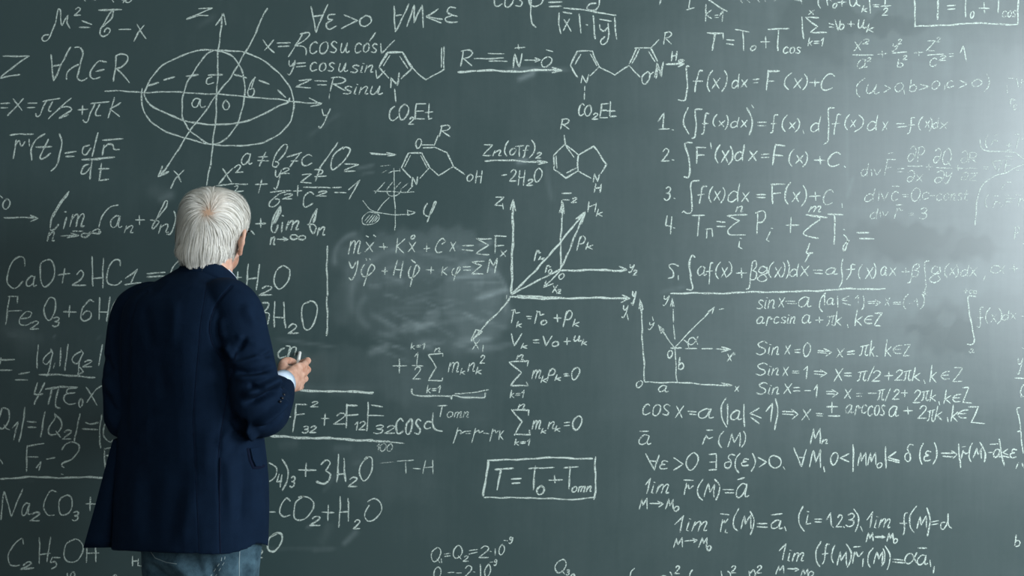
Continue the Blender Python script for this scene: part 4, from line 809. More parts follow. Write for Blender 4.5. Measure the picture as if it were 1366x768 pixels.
def cloth_mat(name, c0, c1, scale, rough=0.85, sheen=0.0, bump=0.3):
    m, nt, b = mat(name)
    tc = N(nt, 'ShaderNodeTexCoord'); no = N(nt, 'ShaderNodeTexNoise'); no.inputs['Scale'].default_value = scale; no.inputs['Detail'].default_value = 6
    no.inputs['Roughness'].default_value = 0.65
    nt.links.new(tc.outputs['Object'], no.inputs['Vector'])
    cr = N(nt, 'ShaderNodeValToRGB'); cr.color_ramp.elements[0].position = 0.27; cr.color_ramp.elements[0].color = (*c0, 1)
    cr.color_ramp.elements[1].position = 0.73; cr.color_ramp.elements[1].color = (*c1, 1)
    nt.links.new(no.outputs[0], cr.inputs[0]); nt.links.new(cr.outputs[0], b.inputs['Base Color'])
    b.inputs['Roughness'].default_value = rough; b.inputs['Specular IOR Level'].default_value = 0.06
    b.inputs['Sheen Weight'].default_value = sheen; b.inputs['Sheen Roughness'].default_value = 0.5
    wv = N(nt, 'ShaderNodeTexNoise'); wv.inputs['Scale'].default_value = 420; wv.inputs['Detail'].default_value = 2
    nt.links.new(tc.outputs['Object'], wv.inputs['Vector'])
    bp = N(nt, 'ShaderNodeBump'); bp.inputs['Strength'].default_value = bump; bp.inputs['Distance'].default_value = 0.0012
    nt.links.new(wv.outputs[0], bp.inputs['Height']); nt.links.new(bp.outputs[0], b.inputs['Normal'])
    return m
M_SKIN = skin_mat()
M_NAVY = cloth_mat('navy_wool', (0.0044, 0.0122, 0.0290), (0.0060, 0.0160, 0.0375), 30, 0.85, 0.0)
M_SEAM_OR_SHADE = simple('navy_thread_or_shade', (0.004, 0.008, 0.022), 0.9, 0.1, 60, 0.1)  # seam thread, also the painted shadow line of the pocket flap
M_DENIM = cloth_mat('washed_denim', (0.018, 0.040, 0.058), (0.085, 0.155, 0.20), 26, 0.9, 0.02, 0.6)
M_STITCH = simple('denim_stitching', (0.30, 0.38, 0.40), 0.9, 0.1, 90, 0.2)
M_SHIRT = simple('pale_blue_cotton', (0.66, 0.78, 0.93), 0.8, 0.2, 30, 0.02)
M_HAIR = cloth_mat('white_hair', (0.74, 0.71, 0.64), (0.92, 0.89, 0.83), 120, 0.55, 0.0, 0.2)
M_HAIR.node_tree.nodes['Principled BSDF'].inputs['Specular IOR Level'].default_value = 0.35
M_LEATHER = simple('brown_leather', (0.09, 0.045, 0.025), 0.45, 0.4, 30, 0.15)
M_SOLE = simple('dark_rubber', (0.02, 0.02, 0.02), 0.8, 0.2, 30, 0.1)
M_GLASSES = simple('black_plastic', (0.01, 0.01, 0.012), 0.3, 0.5, 30, 0.1)
M_CHALKST = simple('white_chalk', (0.88, 0.88, 0.85), 0.95, 0.1, 150, 0.05, 0.3)
M_BUTTON = simple('dark_button', (0.008, 0.010, 0.016), 0.35, 0.4, 30, 0.1)

def loft(rings, cap0=True, cap1=True):
    n = len(rings[0]); v = [p for r in rings for p in r]; f = []
    for i in range(len(rings)-1):
        for j in range(n):
            k = (j+1) % n; f.append((i*n+j, i*n+k, (i+1)*n+k, (i+1)*n+j))
    if cap0: f.append(tuple(range(n))[::-1])
    if cap1: f.append(tuple((len(rings)-1)*n+j for j in range(n)))
    return v, f
def ell(c, u, v, a, b, n=28, ex=2.0):
    out = []
    for i in range(n):
        t = 2*math.pi*i/n; co, si = math.cos(t), math.sin(t)
        co = math.copysign(abs(co)**(2/ex), co); si = math.copysign(abs(si)**(2/ex), si)
        out.append(Vector(c)+Vector(u)*a*co+Vector(v)*b*si)
    return out
def interp(pts, m):
    """Catmull-Rom through tuples (any dimension)"""
    out = []; n = len(pts)
    for i in range(n-1):
        p0 = pts[max(i-1, 0)]; p1 = pts[i]; p2 = pts[i+1]; p3 = pts[min(i+2, n-1)]
        for k in range(m):
            t = k/m
            out.append(tuple(0.5*(2*b+(-a+c)*t+(2*a-5*b+4*c-d)*t*t+(-a+3*b-3*c+d)*t**3) for a, b, c, d in zip(p0, p1, p2, p3)))
    out.append(tuple(pts[-1])); return out
def tube(path, m=8, n=24, up=(0, 0, 1)):
    """path of (x,y,z,ra,rb): rings carried along the path; ra along side vector, rb along the other"""
    ps = interp(path, m); c = [Vector(p[:3]) for p in ps]; rings = []; ref = Vector(up)
    for i, p in enumerate(ps):
        t = (c[min(i+1, len(c)-1)]-c[max(i-1, 0)]).normalized()
        s = t.cross(ref)
        if s.length < 1e-4: s = t.cross(Vector((1, 0, 0)))
        s.normalize(); q = s.cross(t).normalized(); ref = q
        rings.append(ell(c[i], s, q, p[3], p[4], n))
    return rings
def uvball(c, a, b, h, mtx=None, n=24):
    bm = bmesh.new(); bmesh.ops.create_uvsphere(bm, u_segments=n, v_segments=n//2+2, radius=1)
    vs = [Vector((p.co.x*a, p.co.y*b, p.co.z*h)) for p in bm.verts]
    if mtx is not None: vs = [mtx @ v for v in vs]
    vs = [v+Vector(c) for v in vs]; bm.verts.ensure_lookup_table()
    fs = [tuple(q.index for q in f.verts) for f in bm.faces]; bm.free(); return vs, fs
def cat(parts):
    V = []; Fc = []
    for v, f in parts:
        o = len(V); V += list(v); Fc += [tuple(i+o for i in q) for q in f]
    return V, Fc
def fuse(name, parts, voxel, smooth=0, factor=0.5):
    """union of closed shells as one continuous skin"""
    v, f = cat(parts); me = pydata(name+'_raw', v, f); o = bpy.data.objects.new('tmp', me); COL.objects.link(o)
    bm = bmesh.new(); bm.from_mesh(me); bmesh.ops.recalc_face_normals(bm, faces=bm.faces); bm.to_mesh(me); bm.free()
    r = o.modifiers.new('r', 'REMESH'); r.mode = 'VOXEL'; r.voxel_size = voxel; r.adaptivity = 0
    if smooth:
        s = o.modifiers.new('s', 'SMOOTH'); s.iterations = smooth; s.factor = factor
    dg = bpy.context.evaluated_depsgraph_get(); out = bpy.data.meshes.new_from_object(o.evaluated_get(dg))
    bpy.data.objects.remove(o); bpy.data.meshes.remove(me); out.name = name
    return out
def coords(me):
    a = np.zeros(len(me.vertices)*3, dtype=np.float32); me.vertices.foreach_get('co', a); return a.reshape(-1, 3).astype(float)
def normals(me):
    a = np.zeros(len(me.vertices)*3, dtype=np.float32); me.vertices.foreach_get('normal', a); return a.reshape(-1, 3).astype(float)
def setco(me, a): me.vertices.foreach_set('co', a.astype(np.float32).ravel()); me.update()

person = empty('person', (-0.82, -0.45, 0.0))
tag(person, 'white-haired person in navy blazer and jeans, back turned, writing with chalk', 'person')

YB = -0.45                                   # body axis depth
YAW = R(30); rr = Vector((math.cos(YAW), -math.sin(YAW), 0)); ff = Vector((math.sin(YAW), math.cos(YAW), 0))
def body_ring(py, xl, xr, b, cy=YB, n=48, ex=2.35, z_px=None):
    cl = P(xl, py, cy); cr = P(xr, py, cy); W = (cr.x-cl.x)/2; c = (cl+cr)/2
    a = math.sqrt(max(W*W-(b*math.sin(YAW))**2, 0.0004))/math.cos(YAW)
    return ell(c, rr, ff, a, b, n, ex)

# ---- blazer trunk: silhouette read row by row, depth from tailoring
rows = [(739, 146, 359, .140), (715, 147, 359.5, .139), (690, 148, 360, .137), (655, 149.5, 360, .134), (620, 151.5, 359, .129), (590, 153, 356, .125),
        (550, 157, 350, .122), (500, 158, 345, .123), (460, 158, 346, .126), (430, 159, 347, .126), (412, 162, 346, .122), (400, 168, 343, .114),
        (390, 179, 337, .102), (380, 195, 330, .092), (371, 212, 322, .074), (364, 226, 315, .060), (358, 236, 309, .048)]
rings = []
for (py, xl, xr, b) in interp(rows, 3):
    cy = YB + 0.02*max(0, (430-py)/80.0)
    rings.append(body_ring(py, xl, xr, b, cy))
nr = len(rings[0])
zbot = rings[0][0].z
cxb = sum((p.x for p in rings[0]))/nr
for j in range(nr):                          # hem: level across the back, cut away upwards over the front quarters
    t = 2*math.pi*j/nr; p = rings[0][j]; pxx = 683+p.x*FPX/(p.y+4.5)
    tgt = float(np.interp(pxx, [115, 146, 294, 312, 330, 345, 360], [733, 733, 741, 739.5, 733, 724, 709]))
    zt = CAM.z-(tgt-384)*(p.y+4.5)/FPX; wr = min(1, max(0, 1.2-math.sin(t)*3))
    z0 = p.z; zf = z0+0.06*min(1, max(0, math.sin(t)))
    zn = zt*wr+zf*(1-wr); ztop = rings[9][j].z
    for i in range(9): q_ = rings[i][j]; q_.z = zn+(ztop-zn)*(q_.z-z0)/(ztop-z0)
for i, r in enumerate(rings):                # neckline drops towards the front on the right
    py_ = 384-(r[nr*3//4].z-CAM.z)*FPX/4.05; k_ = min(1, max(0, (385-py_)/22.0)); cx_ = sum(p.x for p in r)/nr
    for p in r: p.z -= 0.36*k_*max(0, p.x-cx_-0.012)
trunk = loft(rings)
# shoulders: round caps that lead into the sleeve heads
SR = P(329, 416, -0.565); ER = P(343, 545, -0.575); WR = P(376, 512, -0.262)
SL = P(178, 420, -0.345); EL = P(161, 556, -0.37); WL = Vector((-0.87, -0.225, 1.115))
def lerp(a, b, t): return a+(b-a)*t
def pr(v, a, b): return (*v, a, b)
right_path = [pr(P(290, 396, -0.51), .052, .052), pr(P(306, 402, -0.535), .060, .062), pr(P(318, 418, -0.55), .064, .068), pr(P(325, 448, -0.565), .065, .068), pr(P(334, 486, -0.585), .060, .067),
              pr(P(341, 522, -0.598), .063, .067), pr(P(347, 549, -0.568), .065, .066), pr(P(356, 549, -0.50), .058, .060), pr(P(364, 537, -0.42), .051, .053), pr(P(369.5, 525, -0.35), .046, .048), pr(P(372, 517, -0.285), .041, .045)]
left_path = [pr(P(208, 398, -0.40), .050, .050), pr(P(188, 406, -0.37), .054, .056), pr(P(177, 420, -0.355), .055, .060), pr(P(170, 455, -0.36), .052, .060), pr(P(166, 500, -0.37), .054, .060),
             pr(P(167, 540, -0.385), .056, .060), pr(P(172, 562, -0.36), .052, .056), pr((-0.94, -0.30, 1.13), .050, .052), pr((-0.905, -0.255, 1.12), .046, .047), pr((-0.885, -0.235, 1.115), .042, .043)]
sleeveR = loft(tube(right_path, 5, 28)); sleeveL = loft(tube(left_path, 5, 28))
blaz = fuse('blazer', [trunk, sleeveR, sleeveL], 0.0042, 5, 0.5)

# ---- tailoring and drape: folds laid where the cloth folds, on the surface seen from behind and around it
co = coords(blaz); nm = normals(blaz)
d_ = co[:, 1]-CAM.y; QX = 683+co[:, 0]*FPX/d_; QY = 384-(co[:, 2]-CAM.z)*FPX/d_
back = np.clip(-nm[:, 1]*2.2+0.35, 0, 1)
disp = np.zeros(len(co))
FA = 2.2
def fold(x0, y0, x1, y1, wd, amp, bend=0.0):
    """one crease or ridge along a slightly bent line; amp in mm, wd in px"""
    global disp
    dx, dy = x1-x0, y1-y0; L = math.hypot(dx, dy)
    t = ((QX-x0)*dx+(QY-y0)*dy)/L/L; dd = ((QX-x0)*-dy+(QY-y0)*dx)/L - bend*4*t*(1-t)
    m = np.clip(np.minimum(t, 1-t)*3.2, 0, 1); m = m*m*(3-2*m)
    disp = disp + back*amp*FA*(1.45 if x0 > 312 and y0 < 575 else 1.0)*0.001*m*np.exp(-(dd/wd)**2)
# right sleeve
for a in ((300, 486, 362, 466, 4.5, 8, 6), (304, 496, 372, 488, 4.5, -9, 3), (306, 504, 366, 500, 4, 5, 2), (318, 528, 376, 500, 4.5, 8, 4), (320, 540, 380, 512, 4, -8, 4),
          (334, 568, 384, 520, 4.5, 8, 7), (344, 574, 386, 532, 3.5, -6, 5), (332, 562, 344, 584, 3.5, 7, 3), (322, 556, 334, 586, 4, -6, 2), (310, 548, 326, 582, 5, -7, 3),
          (292, 462, 304, 482, 4, -7, 1), (300, 456, 318, 486, 4, 5, 1), (312, 446, 352, 458, 5, 3.5, 2), (314, 470, 330, 446, 4, -3.5, 1), (326, 400, 346, 440, 7, 2.5, 3), (296, 420, 300, 456, 5, 3, 2),
          (366, 505, 380, 524, 3, 4, 2), (340, 476, 366, 470, 3.5, -4, 1), (330, 512, 352, 520, 4, -4, 1),
          # trunk, back
          (232, 392, 226, 470, 8, 2.0, -4), (196, 400, 205, 470, 7, -2.2, 4), (172, 430, 168, 600, 5, -3.5, 3),
          (262, 640, 240, 735, 14, 3.0, 3), (240, 600, 224, 735, 14, -2.4, -5), (180, 610, 172, 735, 12, 2.4, -3), (200, 620, 204, 735, 11, -2.0, 3),
          (326, 600, 318, 715, 9, -5.5, -3), (305, 585, 312, 700, 8, 3.0, 3), (346, 625, 350, 715, 9, 3.0, 2), (285, 560, 275, 640, 10, 2.0, 3),
          (320, 566, 290, 600, 7, 2.6, 4), (326, 580, 300, 622, 7, -2.4, 4), (205, 550, 185, 600, 9, 1.6, 3), (290, 470, 300, 540, 8, -2.0, 3), (250, 420, 255, 560, 16, 1.6, 3),
          (222, 372, 196, 392, 6, -2, 3), (210, 470, 222, 540, 10, -1.6, 0),
          # left sleeve
          (140, 470, 152, 500, 5, -4, 2), (139, 500, 156, 530, 5, 4, 2), (140, 520, 158, 552, 5, -4, 3), (144, 548, 160, 575, 5, 3, 2), (148, 430, 150, 470, 4, 2.5, 0)):
    fold(*a)
# seams pressed into the cloth: centre back, side back, sleeve head
def seam_px(pts, wd=1.5, amp=-1.6):
    for (x0, y0), (x1, y1) in zip(pts, pts[1:]):
        global disp
        dx, dy = x1-x0, y1-y0; L = math.hypot(dx, dy); t = ((QX-x0)*dx+(QY-y0)*dy)/L/L
        dd = ((QX-x0)*-dy+(QY-y0)*dx)/L; m = (t > 0)*(t < 1)
        disp = np.where(m, disp+back*amp*0.001*np.exp(-(dd/wd)**2), disp)
seam_px([(277, 372), (268, 430), (262, 500), (258, 560), (262, 640), (266, 739)], 1.3, -1.0)
seam_px([(316, 462), (304, 520), (296, 570), (291, 620), (293, 680), (294, 741)], 2.0, -2.6)
seam_px([(309, 381), (296, 395), (286, 411), (280.5, 428), (279.5, 443), (283, 457), (289, 469), (297, 482)], 1.6, -3.4)
seam_px([(196, 388), (183, 400), (174, 425), (171, 460)], 2.2, -2.5)
# skirt of the right forepart sits a touch proud of the back vent
vent = np.clip((QX-294)/2.0, 0, 1)*np.clip((QY-600)/50.0, 0, 1)*np.clip((330-QX)/18.0, 0, 1)
disp += -0.003*vent*back
co2 = co+nm*disp[:, None]
# soft overall undulation of the wool
for i in range(0, len(co2)):
    if nm[i, 1] < 0.4:
        k = noise.fractal(Vector((co2[i, 0]*9, co2[i, 1]*9, co2[i, 2]*4.5)), 1.0, 2.0, 3)
        co2[i] += nm[i]*k*0.0022
setco(blaz, co2)
blazer = link('blazer', blaz, M_NAVY, person, True)
blazer['label'] = 'dark navy blue wool blazer'
bt = BVHTree.FromPolygons([Vector(c) for c in co2], [tuple(p.vertices) for p in blaz.polygons])
def hit(px, py):
    o = CAM; d = (P(px, py, 0)-CAM).normalized(); r = bt.ray_cast(o, d)
    return r[0], r[1]
def ribbon_on(name, pts, mat_, wd=0.0022, lift=0.0006, parent=None, dash=None):
    """thread, seams or shade strips laid on the cloth, found by looking along them"""
    q = []
    for (x0, y0), (x1, y1) in zip(pts, pts[1:]):
        k = max(2, int(math.hypot(x1-x0, y1-y0)/4))
        for i in range(k): q.append((x0+(x1-x0)*i/k, y0+(y1-y0)*i/k))
    q.append(pts[-1]); hs = [hit(*a) for a in q]; hs = [h for h in hs if h[0] is not None]
    V = []; Fc = []
    for i, (h, n) in enumerate(hs):
        t = (hs[min(i+1, len(hs)-1)][0]-hs[max(i-1, 0)][0]).normalized(); s = t.cross(n).normalized()
        V += [h+n*lift-s*wd/2, h+n*(lift+wd*0.45), h+n*lift+s*wd/2]
        if i and (dash is None or i % dash): b0 = 3*(i-1); Fc += [(b0, b0+1, b0+4, b0+3), (b0+1, b0+2, b0+5, b0+4)]
    return link(name, pydata(name, V, Fc), mat_, parent or blazer, True)
ribbon_on('seam_or_shade', [(294, 610), (293, 650), (293, 700), (294, 738)], M_SEAM_OR_SHADE, 0.0035)
ribbon_on('seam_or_shade', [(316, 470), (304, 520), (296, 570), (291, 610)], M_SEAM_OR_SHADE, 0.0016)
ribbon_on('seam_or_shade', [(309, 381), (296, 395), (286, 411), (280.5, 428), (279.5, 443), (283, 457), (289, 469), (297, 482)], M_SEAM_OR_SHADE, 0.0022)
ribbon_on('seam_or_shade', [(277, 376), (268, 430), (262, 500), (258, 560), (262, 640), (266, 736)], M_SEAM_OR_SHADE, 0.0012)
# left forepart seen beyond the open vent
v = []; f = []; K = 14; H_ = 16
for i in range(H_+1):
    t = i/H_; py = lerp(585, 728, t); xl = lerp(153.5, 115.0, t**0.95); zz = P(xl, py, -0.40).z + (0.004*math.sin(t*3))
    left = P(xl, py, -0.40).x; root = P(lerp(158, 156, t), py, -0.43)
    for side in (0, 1):
        for k in range(K+1):
            u = k/K                           # from the vent edge round the hip to the front
            ang = -0.35+u*1.55
            depth_ = 0.15+0.03*t
            x = root.x+0.03-(root.x+0.03-left)*math.cos(ang)/1.0 if ang > -1 else root.x
            y = -0.395+depth_*math.sin(ang)*0.9
            if k == 0: x = root.x+0.012; y = -0.425
            x += 0.004*math.sin(9*u+3*t)*t
            if side: x += 0.005; y += 0.0
            v.append(Vector((x, y, zz + 0.012*u*0)))
n1 = 2*(K+1)
for i in range(H_):
    for k in range(K):
        a = i*n1+k; f.append((a, a+1, a+n1+1, a+n1)); b = a+K+1; f.append((b, b+n1, b+n1+1, b+1))
    f.append((i*n1, i*n1+n1, i*n1+n1+K+1, i*n1+K+1)); a = i*n1+K; f.append((a, a+K+1, a+n1+K+1, a+n1))
for k in range(K):
    a = k; f.append((a, a+K+1, a+K+2, a+1)); a = H_*n1+k; f.append((a, a+1, a+K+2, a+K+1))
link('left_front_panel', pydata('left_front_panel', v, f), M_NAVY, blazer, True)
# pocket flap on the right hip
fl = [(331, 598), (344, 596), (356.5, 594.5), (357, 617.5), (347, 621.5), (338.5, 622), (334, 612)]
def patch_on(name, outline, thick, mat_, parent):
    hs = [hit(*a) for a in outline]; hs = [h for h in hs if h[0] is not None]
    cxy = (sum(a[0] for a in outline)/len(outline), sum(a[1] for a in outline)/len(outline)); hc = hit(*cxy)
    V = [hc[0]+hc[1]*thick]; n = len(hs)
    for h, nn in hs: V.append(h+hc[1]*thick)
    for h, nn in hs: V.append(h-hc[1]*0.002)
    Fc = [(0, 1+i, 1+(i+1) % n) for i in range(n)]+[(1+i, 1+n+i, 1+n+(i+1) % n, 1+(i+1) % n) for i in range(n)]
    return link(name, pydata(name, V, Fc), mat_, parent)
patch_on('pocket_flap', fl, 0.008, M_NAVY, blazer)
ribbon_on('seam_or_shade', [(330.5, 597.5), (333.5, 613), (338, 623.5), (347, 623.3), (357, 619)], M_SEAM_OR_SHADE, 0.008, 0.001)  # flap outline, widened into a dark strip standing in for its shadow
for k in range(3):
    q, nn = hit(378.5-2.4*k, 527+4.5*k)
    if q is not None:
        v_, f_ = uvball(q+nn*0.001, .0042, .0042, .0042, None, 10); link('button', pydata('button', v_, f_), M_BUTTON, blazer, True)

# ---- collar of the blazer: a folded band around the neck
def collar(name, rows_, mat_, th, parent, drop=0.036, n=48, a0=-1.25, a1=4.39):
    V = []; Fc = []; K2 = len(rows_)
    for side in (0, 1):
        for (cx, cyy, z, a, b, lift) in rows_:
            for i in range(n+1):
                t = a0+(a1-a0)*i/n        # t measured so that -pi/2 .. is the back of the neck
                ang = t+math.pi/2+math.pi/2
                c_, s_ = math.cos(ang), math.sin(ang)
                th_ = -th if side else 0.0
                p = Vector((cx, cyy, z))+rr*(a+th_)*c_+ff*(b+th_)*s_
                p.z += lift*s_*-1-drop*min(1, max(0, c_*0.8+s_*0.6-0.05))**1.3
                V.append(p)
    m = n+1; o = K2*m
    for i in range(K2-1):
        for j in range(n):
            a_ = i*m+j; Fc.append((a_, a_+1, a_+m+1, a_+m)); Fc.append((o+a_, o+a_+m, o+a_+m+1, o+a_+1))
        for j in (0, n):
            a_ = i*m+j; Fc.append((a_, a_+m, o+a_+m, o+a_))
    for j in range(n):
        Fc.append((j, o+j, o+j+1, j+1)); a_ = (K2-1)*m+j; Fc.append((a_, a_+1, o+a_+1, o+a_))
    me = pydata(name, V, Fc); bm = bmesh.new(); bm.from_mesh(me); bmesh.ops.recalc_face_normals(bm, faces=bm.faces); bm.to_mesh(me); bm.free()
    return link(name, me, mat_, parent, True)
nc = P(278, 360, YB+0.03)
collar('collar', [(nc.x, nc.y, P(0, 376, YB).z, .108, .080, .014), (nc.x, nc.y+.002, P(0, 366, YB).z, .094, .074, .014), (nc.x+.002, nc.y+.006, P(0, 357, YB).z, .082, .066, .013), (nc.x+.003, nc.y+.016, P(0, 352.5, YB).z, .076, .058, .012)], M_NAVY, .004, blazer)
# shirt collar rising above it
shirt = collar('shirt', [(nc.x+.010, nc.y+.014, P(0, 372, YB).z, .078, .064, .006), (nc.x+.009, nc.y+.016, P(0, 360, YB).z, .072, .060, .010), (nc.x+.008, nc.y+.018, P(0, 350, YB).z, .066, .056, .012)], M_SHIRT, .003, person)
shirt['label'] = 'pale blue shirt showing at neck and cuff'
# cuffs
def cuff(c0, c1, r0, r1, asp=1.0):
    d = (c1-c0).normalized(); s = d.cross(Vector((0, 0, 1))).normalized(); q = s.cross(d)
    rings = [ell(c0, s, q, r0, r0*asp, 32), ell(lerp(c0, c1, .5), s, q, (r0+r1)/2, (r0+r1)/2*asp, 32), ell(c1, s, q, r1, r1*asp, 32), ell(c1, s, q, r1-.003, (r1-.003)*asp, 32), ell(lerp(c0, c1, .2), s, q, r0-.006, (r0-.006)*asp, 32)]
    return loft(rings, True, True)
v_, f_ = cuff(P(371, 518, -0.32), P(378.5, 511, -0.256), .037, .0345, 1.12)
link('cuff', pydata('cuff', v_, f_), M_SHIRT, shirt, True)
v_, f_ = cuff(Vector((-.90, -.25, 1.12)), Vector((-.868, -.218, 1.112)), .033, .031)
link('cuff', pydata('cuff', v_, f_), M_SHIRT, shirt, True)

# ---- body: one continuous skin (head, neck, chest, arms, hands, hips, legs, feet)
HY = R(12); hr = Vector((math.cos(HY), -math.sin(HY), 0)); hf = Vector((math.sin(HY), math.cos(HY), 0)); up = Vector((0, 0, 1))
HC = P(285, 312, -0.40)                       # centre of the skull
def H(x, y, z): return HC+hr*x+hf*y+up*z
mh = Matrix((hr, hf, up)).transposed()
parts = []
def hb(x, y, z, a, b, h, n=22): parts.append(uvball(H(x, y, z), a, b, h, mh, n))
hb(0, -.004, .018, .078, .096, .092, 32)      # cranium
hb(0, .031, -.018, .065, .072, .078, 28)      # face mass
hb(0, .048, -.064, .049, .050, .042)          # jaw
hb(0, .082, -.088, .021, .017, .018)          # chin
parts.append(loft(tube([pr(H(0, .090, .026), .008, .008), pr(H(0, .101, .004), .008, .009), pr(H(0, .115, -.024), .013, .011), pr(H(0, .104, -.034), .012, .008)], 4, 12)))   # nose
hb(.033, .080, .027, .021, .010, .008); hb(-.033, .080, .027, .021, .010, .008)   # brows
hb(.043, .058, -.020, .022, .022, .019); hb(-.043, .058, -.020, .022, .022, .019); hb(0, .052, .046, .058, .040, .040)  # cheeks
hb(0, .097, -.055, .022, .010, .005); hb(0, .096, -.063, .020, .010, .006)        # lips
parts.append(loft(tube([pr(H(.004, -.016, -.03), .055, .050), pr(H(.006, -.018, -.09), .054, .052), pr(H(0, -.04, -.14), .062, .062), pr(H(-.01, -.06, -.19), .085, .075)], 4, 28)))   # neck
for sg in (1, -1):                            # ears
    e = [pr(H(sg*.074, .010, -.006), .005, .005), pr(H(sg*.086, -.004, .010), .0058, .0058), pr(H(sg*.095, -.018, .004), .0056, .0060), pr(H(sg*.092, -.021, -.020), .0054, .0060),
         pr(H(sg*.083, -.014, -.042), .0060, .006), pr(H(sg*.076, -.003, -.054), .0066, .006), pr(H(sg*.071, .003, -.044), .005, .005)]
    parts.append(loft(tube(e, 5, 12)))
    parts.append(uvball(H(sg*.081, -.007, -.021), .007, .014, .024, mh, 16))
def seg(pts, n=20, m=5, upv=(0, 0, 1)): parts.append(loft(tube(pts, m, n, upv)))
# chest and pelvis inside the clothes
br = [body_ring(py, xl, xr, b, YB, 32, 2.2) for (py, xl, xr, b) in ((800, 208, 326, .085), (740, 206, 326, .085), (680, 192, 330, .10), (620, 196, 326, .095), (540, 186, 328, .10), (450, 180, 332, .105), (412, 190, 326, .09), (392, 220, 310, .06))]
parts.append(loft(br))
seg([pr(P(302, 408, -.50), .034, .034), pr(SR+Vector((-.01, .01, 0)), .036, .036), pr(lerp(SR, ER, .5)+Vector((0, .004, 0)), .034, .036), pr(ER+Vector((.004, -.004, -.008)), .030, .032), pr(lerp(ER, WR, .30)+Vector((.004, 0, -.018)), .030, .032), pr(lerp(ER, WR, .75), .029, .032)])
seg([pr(P(205, 405, -.40), .04, .04), pr(SL+Vector((.015, 0, 0)), .044, .046), pr(lerp(SL, EL, .5)+Vector((.01, 0, 0)), .040, .042), pr(EL+Vector((.02, 0, 0)), .036, .038), pr(Vector((-.93, -.29, 1.125)), .034, .036), pr(Vector((-.885, -.235, 1.115)), .028, .03)])
# legs and feet
LHIP = Vector((-.885, -.41, .86)); RHIP = Vector((-.755, -.49, .86))
LK = Vector((-.90, -.40, .49)); RK = Vector((-.755, -.49, .49)); LA = Vector((-.91, -.43, .09)); RA = Vector((-.76, -.52, .09))
for hip, kn, an in ((LHIP, LK, LA), (RHIP, RK, RA)):
    seg([pr(hip, .083, .083), pr(lerp(hip, kn, .3), .080, .080), pr(kn, .054, .056), pr(lerp(kn, an, .3), .053, .056), pr(an, .036, .038), pr(an-up*.05, .036, .036)], 24, 5, (0, 1, 0))
    seg([pr(an-up*.055-ff*.035, .030, .028), pr(an-up*.052+ff*.05, .036, .030), pr(an-up*.065+ff*.13, .040, .018), pr(an-up*.070+ff*.17, .030, .012)])
# right hand holding the chalk: palm, four unequal curled fingers, thumb from the side of the palm
W_ = WR; 
def V3(*a): return Vector(a)
mcp = [V3(-.597, -.132, 1.268), V3(-.594, -.136, 1.247), V3(-.599, -.145, 1.226), V3(-.607, -.157, 1.207)]
pip = [V3(-.589, -.092, 1.281), V3(-.589, -.093, 1.255), V3(-.595, -.102, 1.229), V3(-.604, -.122, 1.207)]
dip = [V3(-.606, -.068, 1.275), V3(-.610, -.072, 1.262), V3(-.616, -.084, 1.236), V3(-.623, -.106, 1.212)]
tip = [V3(-.620, -.052, 1.268), V3(-.627, -.062, 1.264), V3(-.633, -.080, 1.243), V3(-.640, -.106, 1.219)]
rad = [.0100, .0102, .0096, .0085]
seg([pr(lerp(ER, WR, .6), .030, .033), pr(W_, .026, .030), pr(lerp(W_, V3(-.612, -.15, 1.237), .35), .024, .034), pr(V3(-.612, -.165, 1.236), .019, .040), pr(V3(-.604, -.140, 1.240), .014, .040), pr(V3(-.601, -.128, 1.242), .010, .034)], 24, 5, (0, 0, 1))
for a_, b_, c_, d_2, r_ in zip(mcp, pip, dip, tip, rad):
    seg([pr(lerp(W_, a_, .55), r_, r_), pr(a_, r_*1.12, r_*1.12), pr(lerp(a_, b_, .5), r_*.96, r_*.96), pr(b_, r_*1.06, r_*1.06), pr(lerp(b_, c_, .5), r_*.9, r_*.9), pr(c_, r_*.95, r_*.95), pr(d_2, r_*.80, r_*.80), pr(d_2+(d_2-c_).normalized()*.004, r_*.4, r_*.4)], 14, 4, (0.3, 0.2, 1))
seg([pr(lerp(W_, V3(-.64, -.17, 1.25), .4), .016, .018), pr(V3(-.648, -.172, 1.256), .0165, .0165), pr(V3(-.652, -.135, 1.276), .0125, .0125), pr(V3(-.644, -.103, 1.281), .0112, .0112), pr(V3(-.634, -.070, 1.276), .0102, .0102), pr(V3(-.629, -.058, 1.275), .006, .006)], 16, 4, (1, 0, 0))
parts.append(uvball(V3(-.630, -.150, 1.254), .020, .030, .016, None, 18))
# left hand, relaxed in front of the belly
LW = WL; ldir = V3(.75, .45, -.12).normalized(); lup = V3(0, 0, 1); lside = ldir.cross(lup).normalized()
seg([pr(V3(-.885, -.235, 1.115), .028, .03), pr(LW, .026, .022), pr(LW+ldir*.04, .020, .038), pr(LW+ldir*.085, .014, .041), pr(LW+ldir*.095, .010, .036)], 20, 4)
for k, (ln, r_) in enumerate(((.068, .0095), (.076, .0098), (.070, .0092), (.056, .0082))):
    b0 = LW+ldir*.088+lup*(.030-.020*k); cu = lside*-1
    seg([pr(b0-ldir*.03, r_, r_), pr(b0, r_*1.1, r_*1.1), pr(b0+ldir*ln*.45-cu*.006, r_, r_), pr(b0+ldir*ln*.75-cu*.018, r_*.92, r_*.92), pr(b0+ldir*ln*.9-cu*.034, r_*.75, r_*.75)], 12, 4)
seg([pr(LW+ldir*.02+lup*.02, .014, .014), pr(LW+ldir*.05+lup*.045, .0125, .0125), pr(LW+ldir*.08+lup*.055+lside*.01, .0105, .0105), pr(LW+ldir*.10+lup*.055+lside*.02, .008, .008)], 14, 4)
bodym = fuse('body', parts, 0.0032, 3, 0.45)
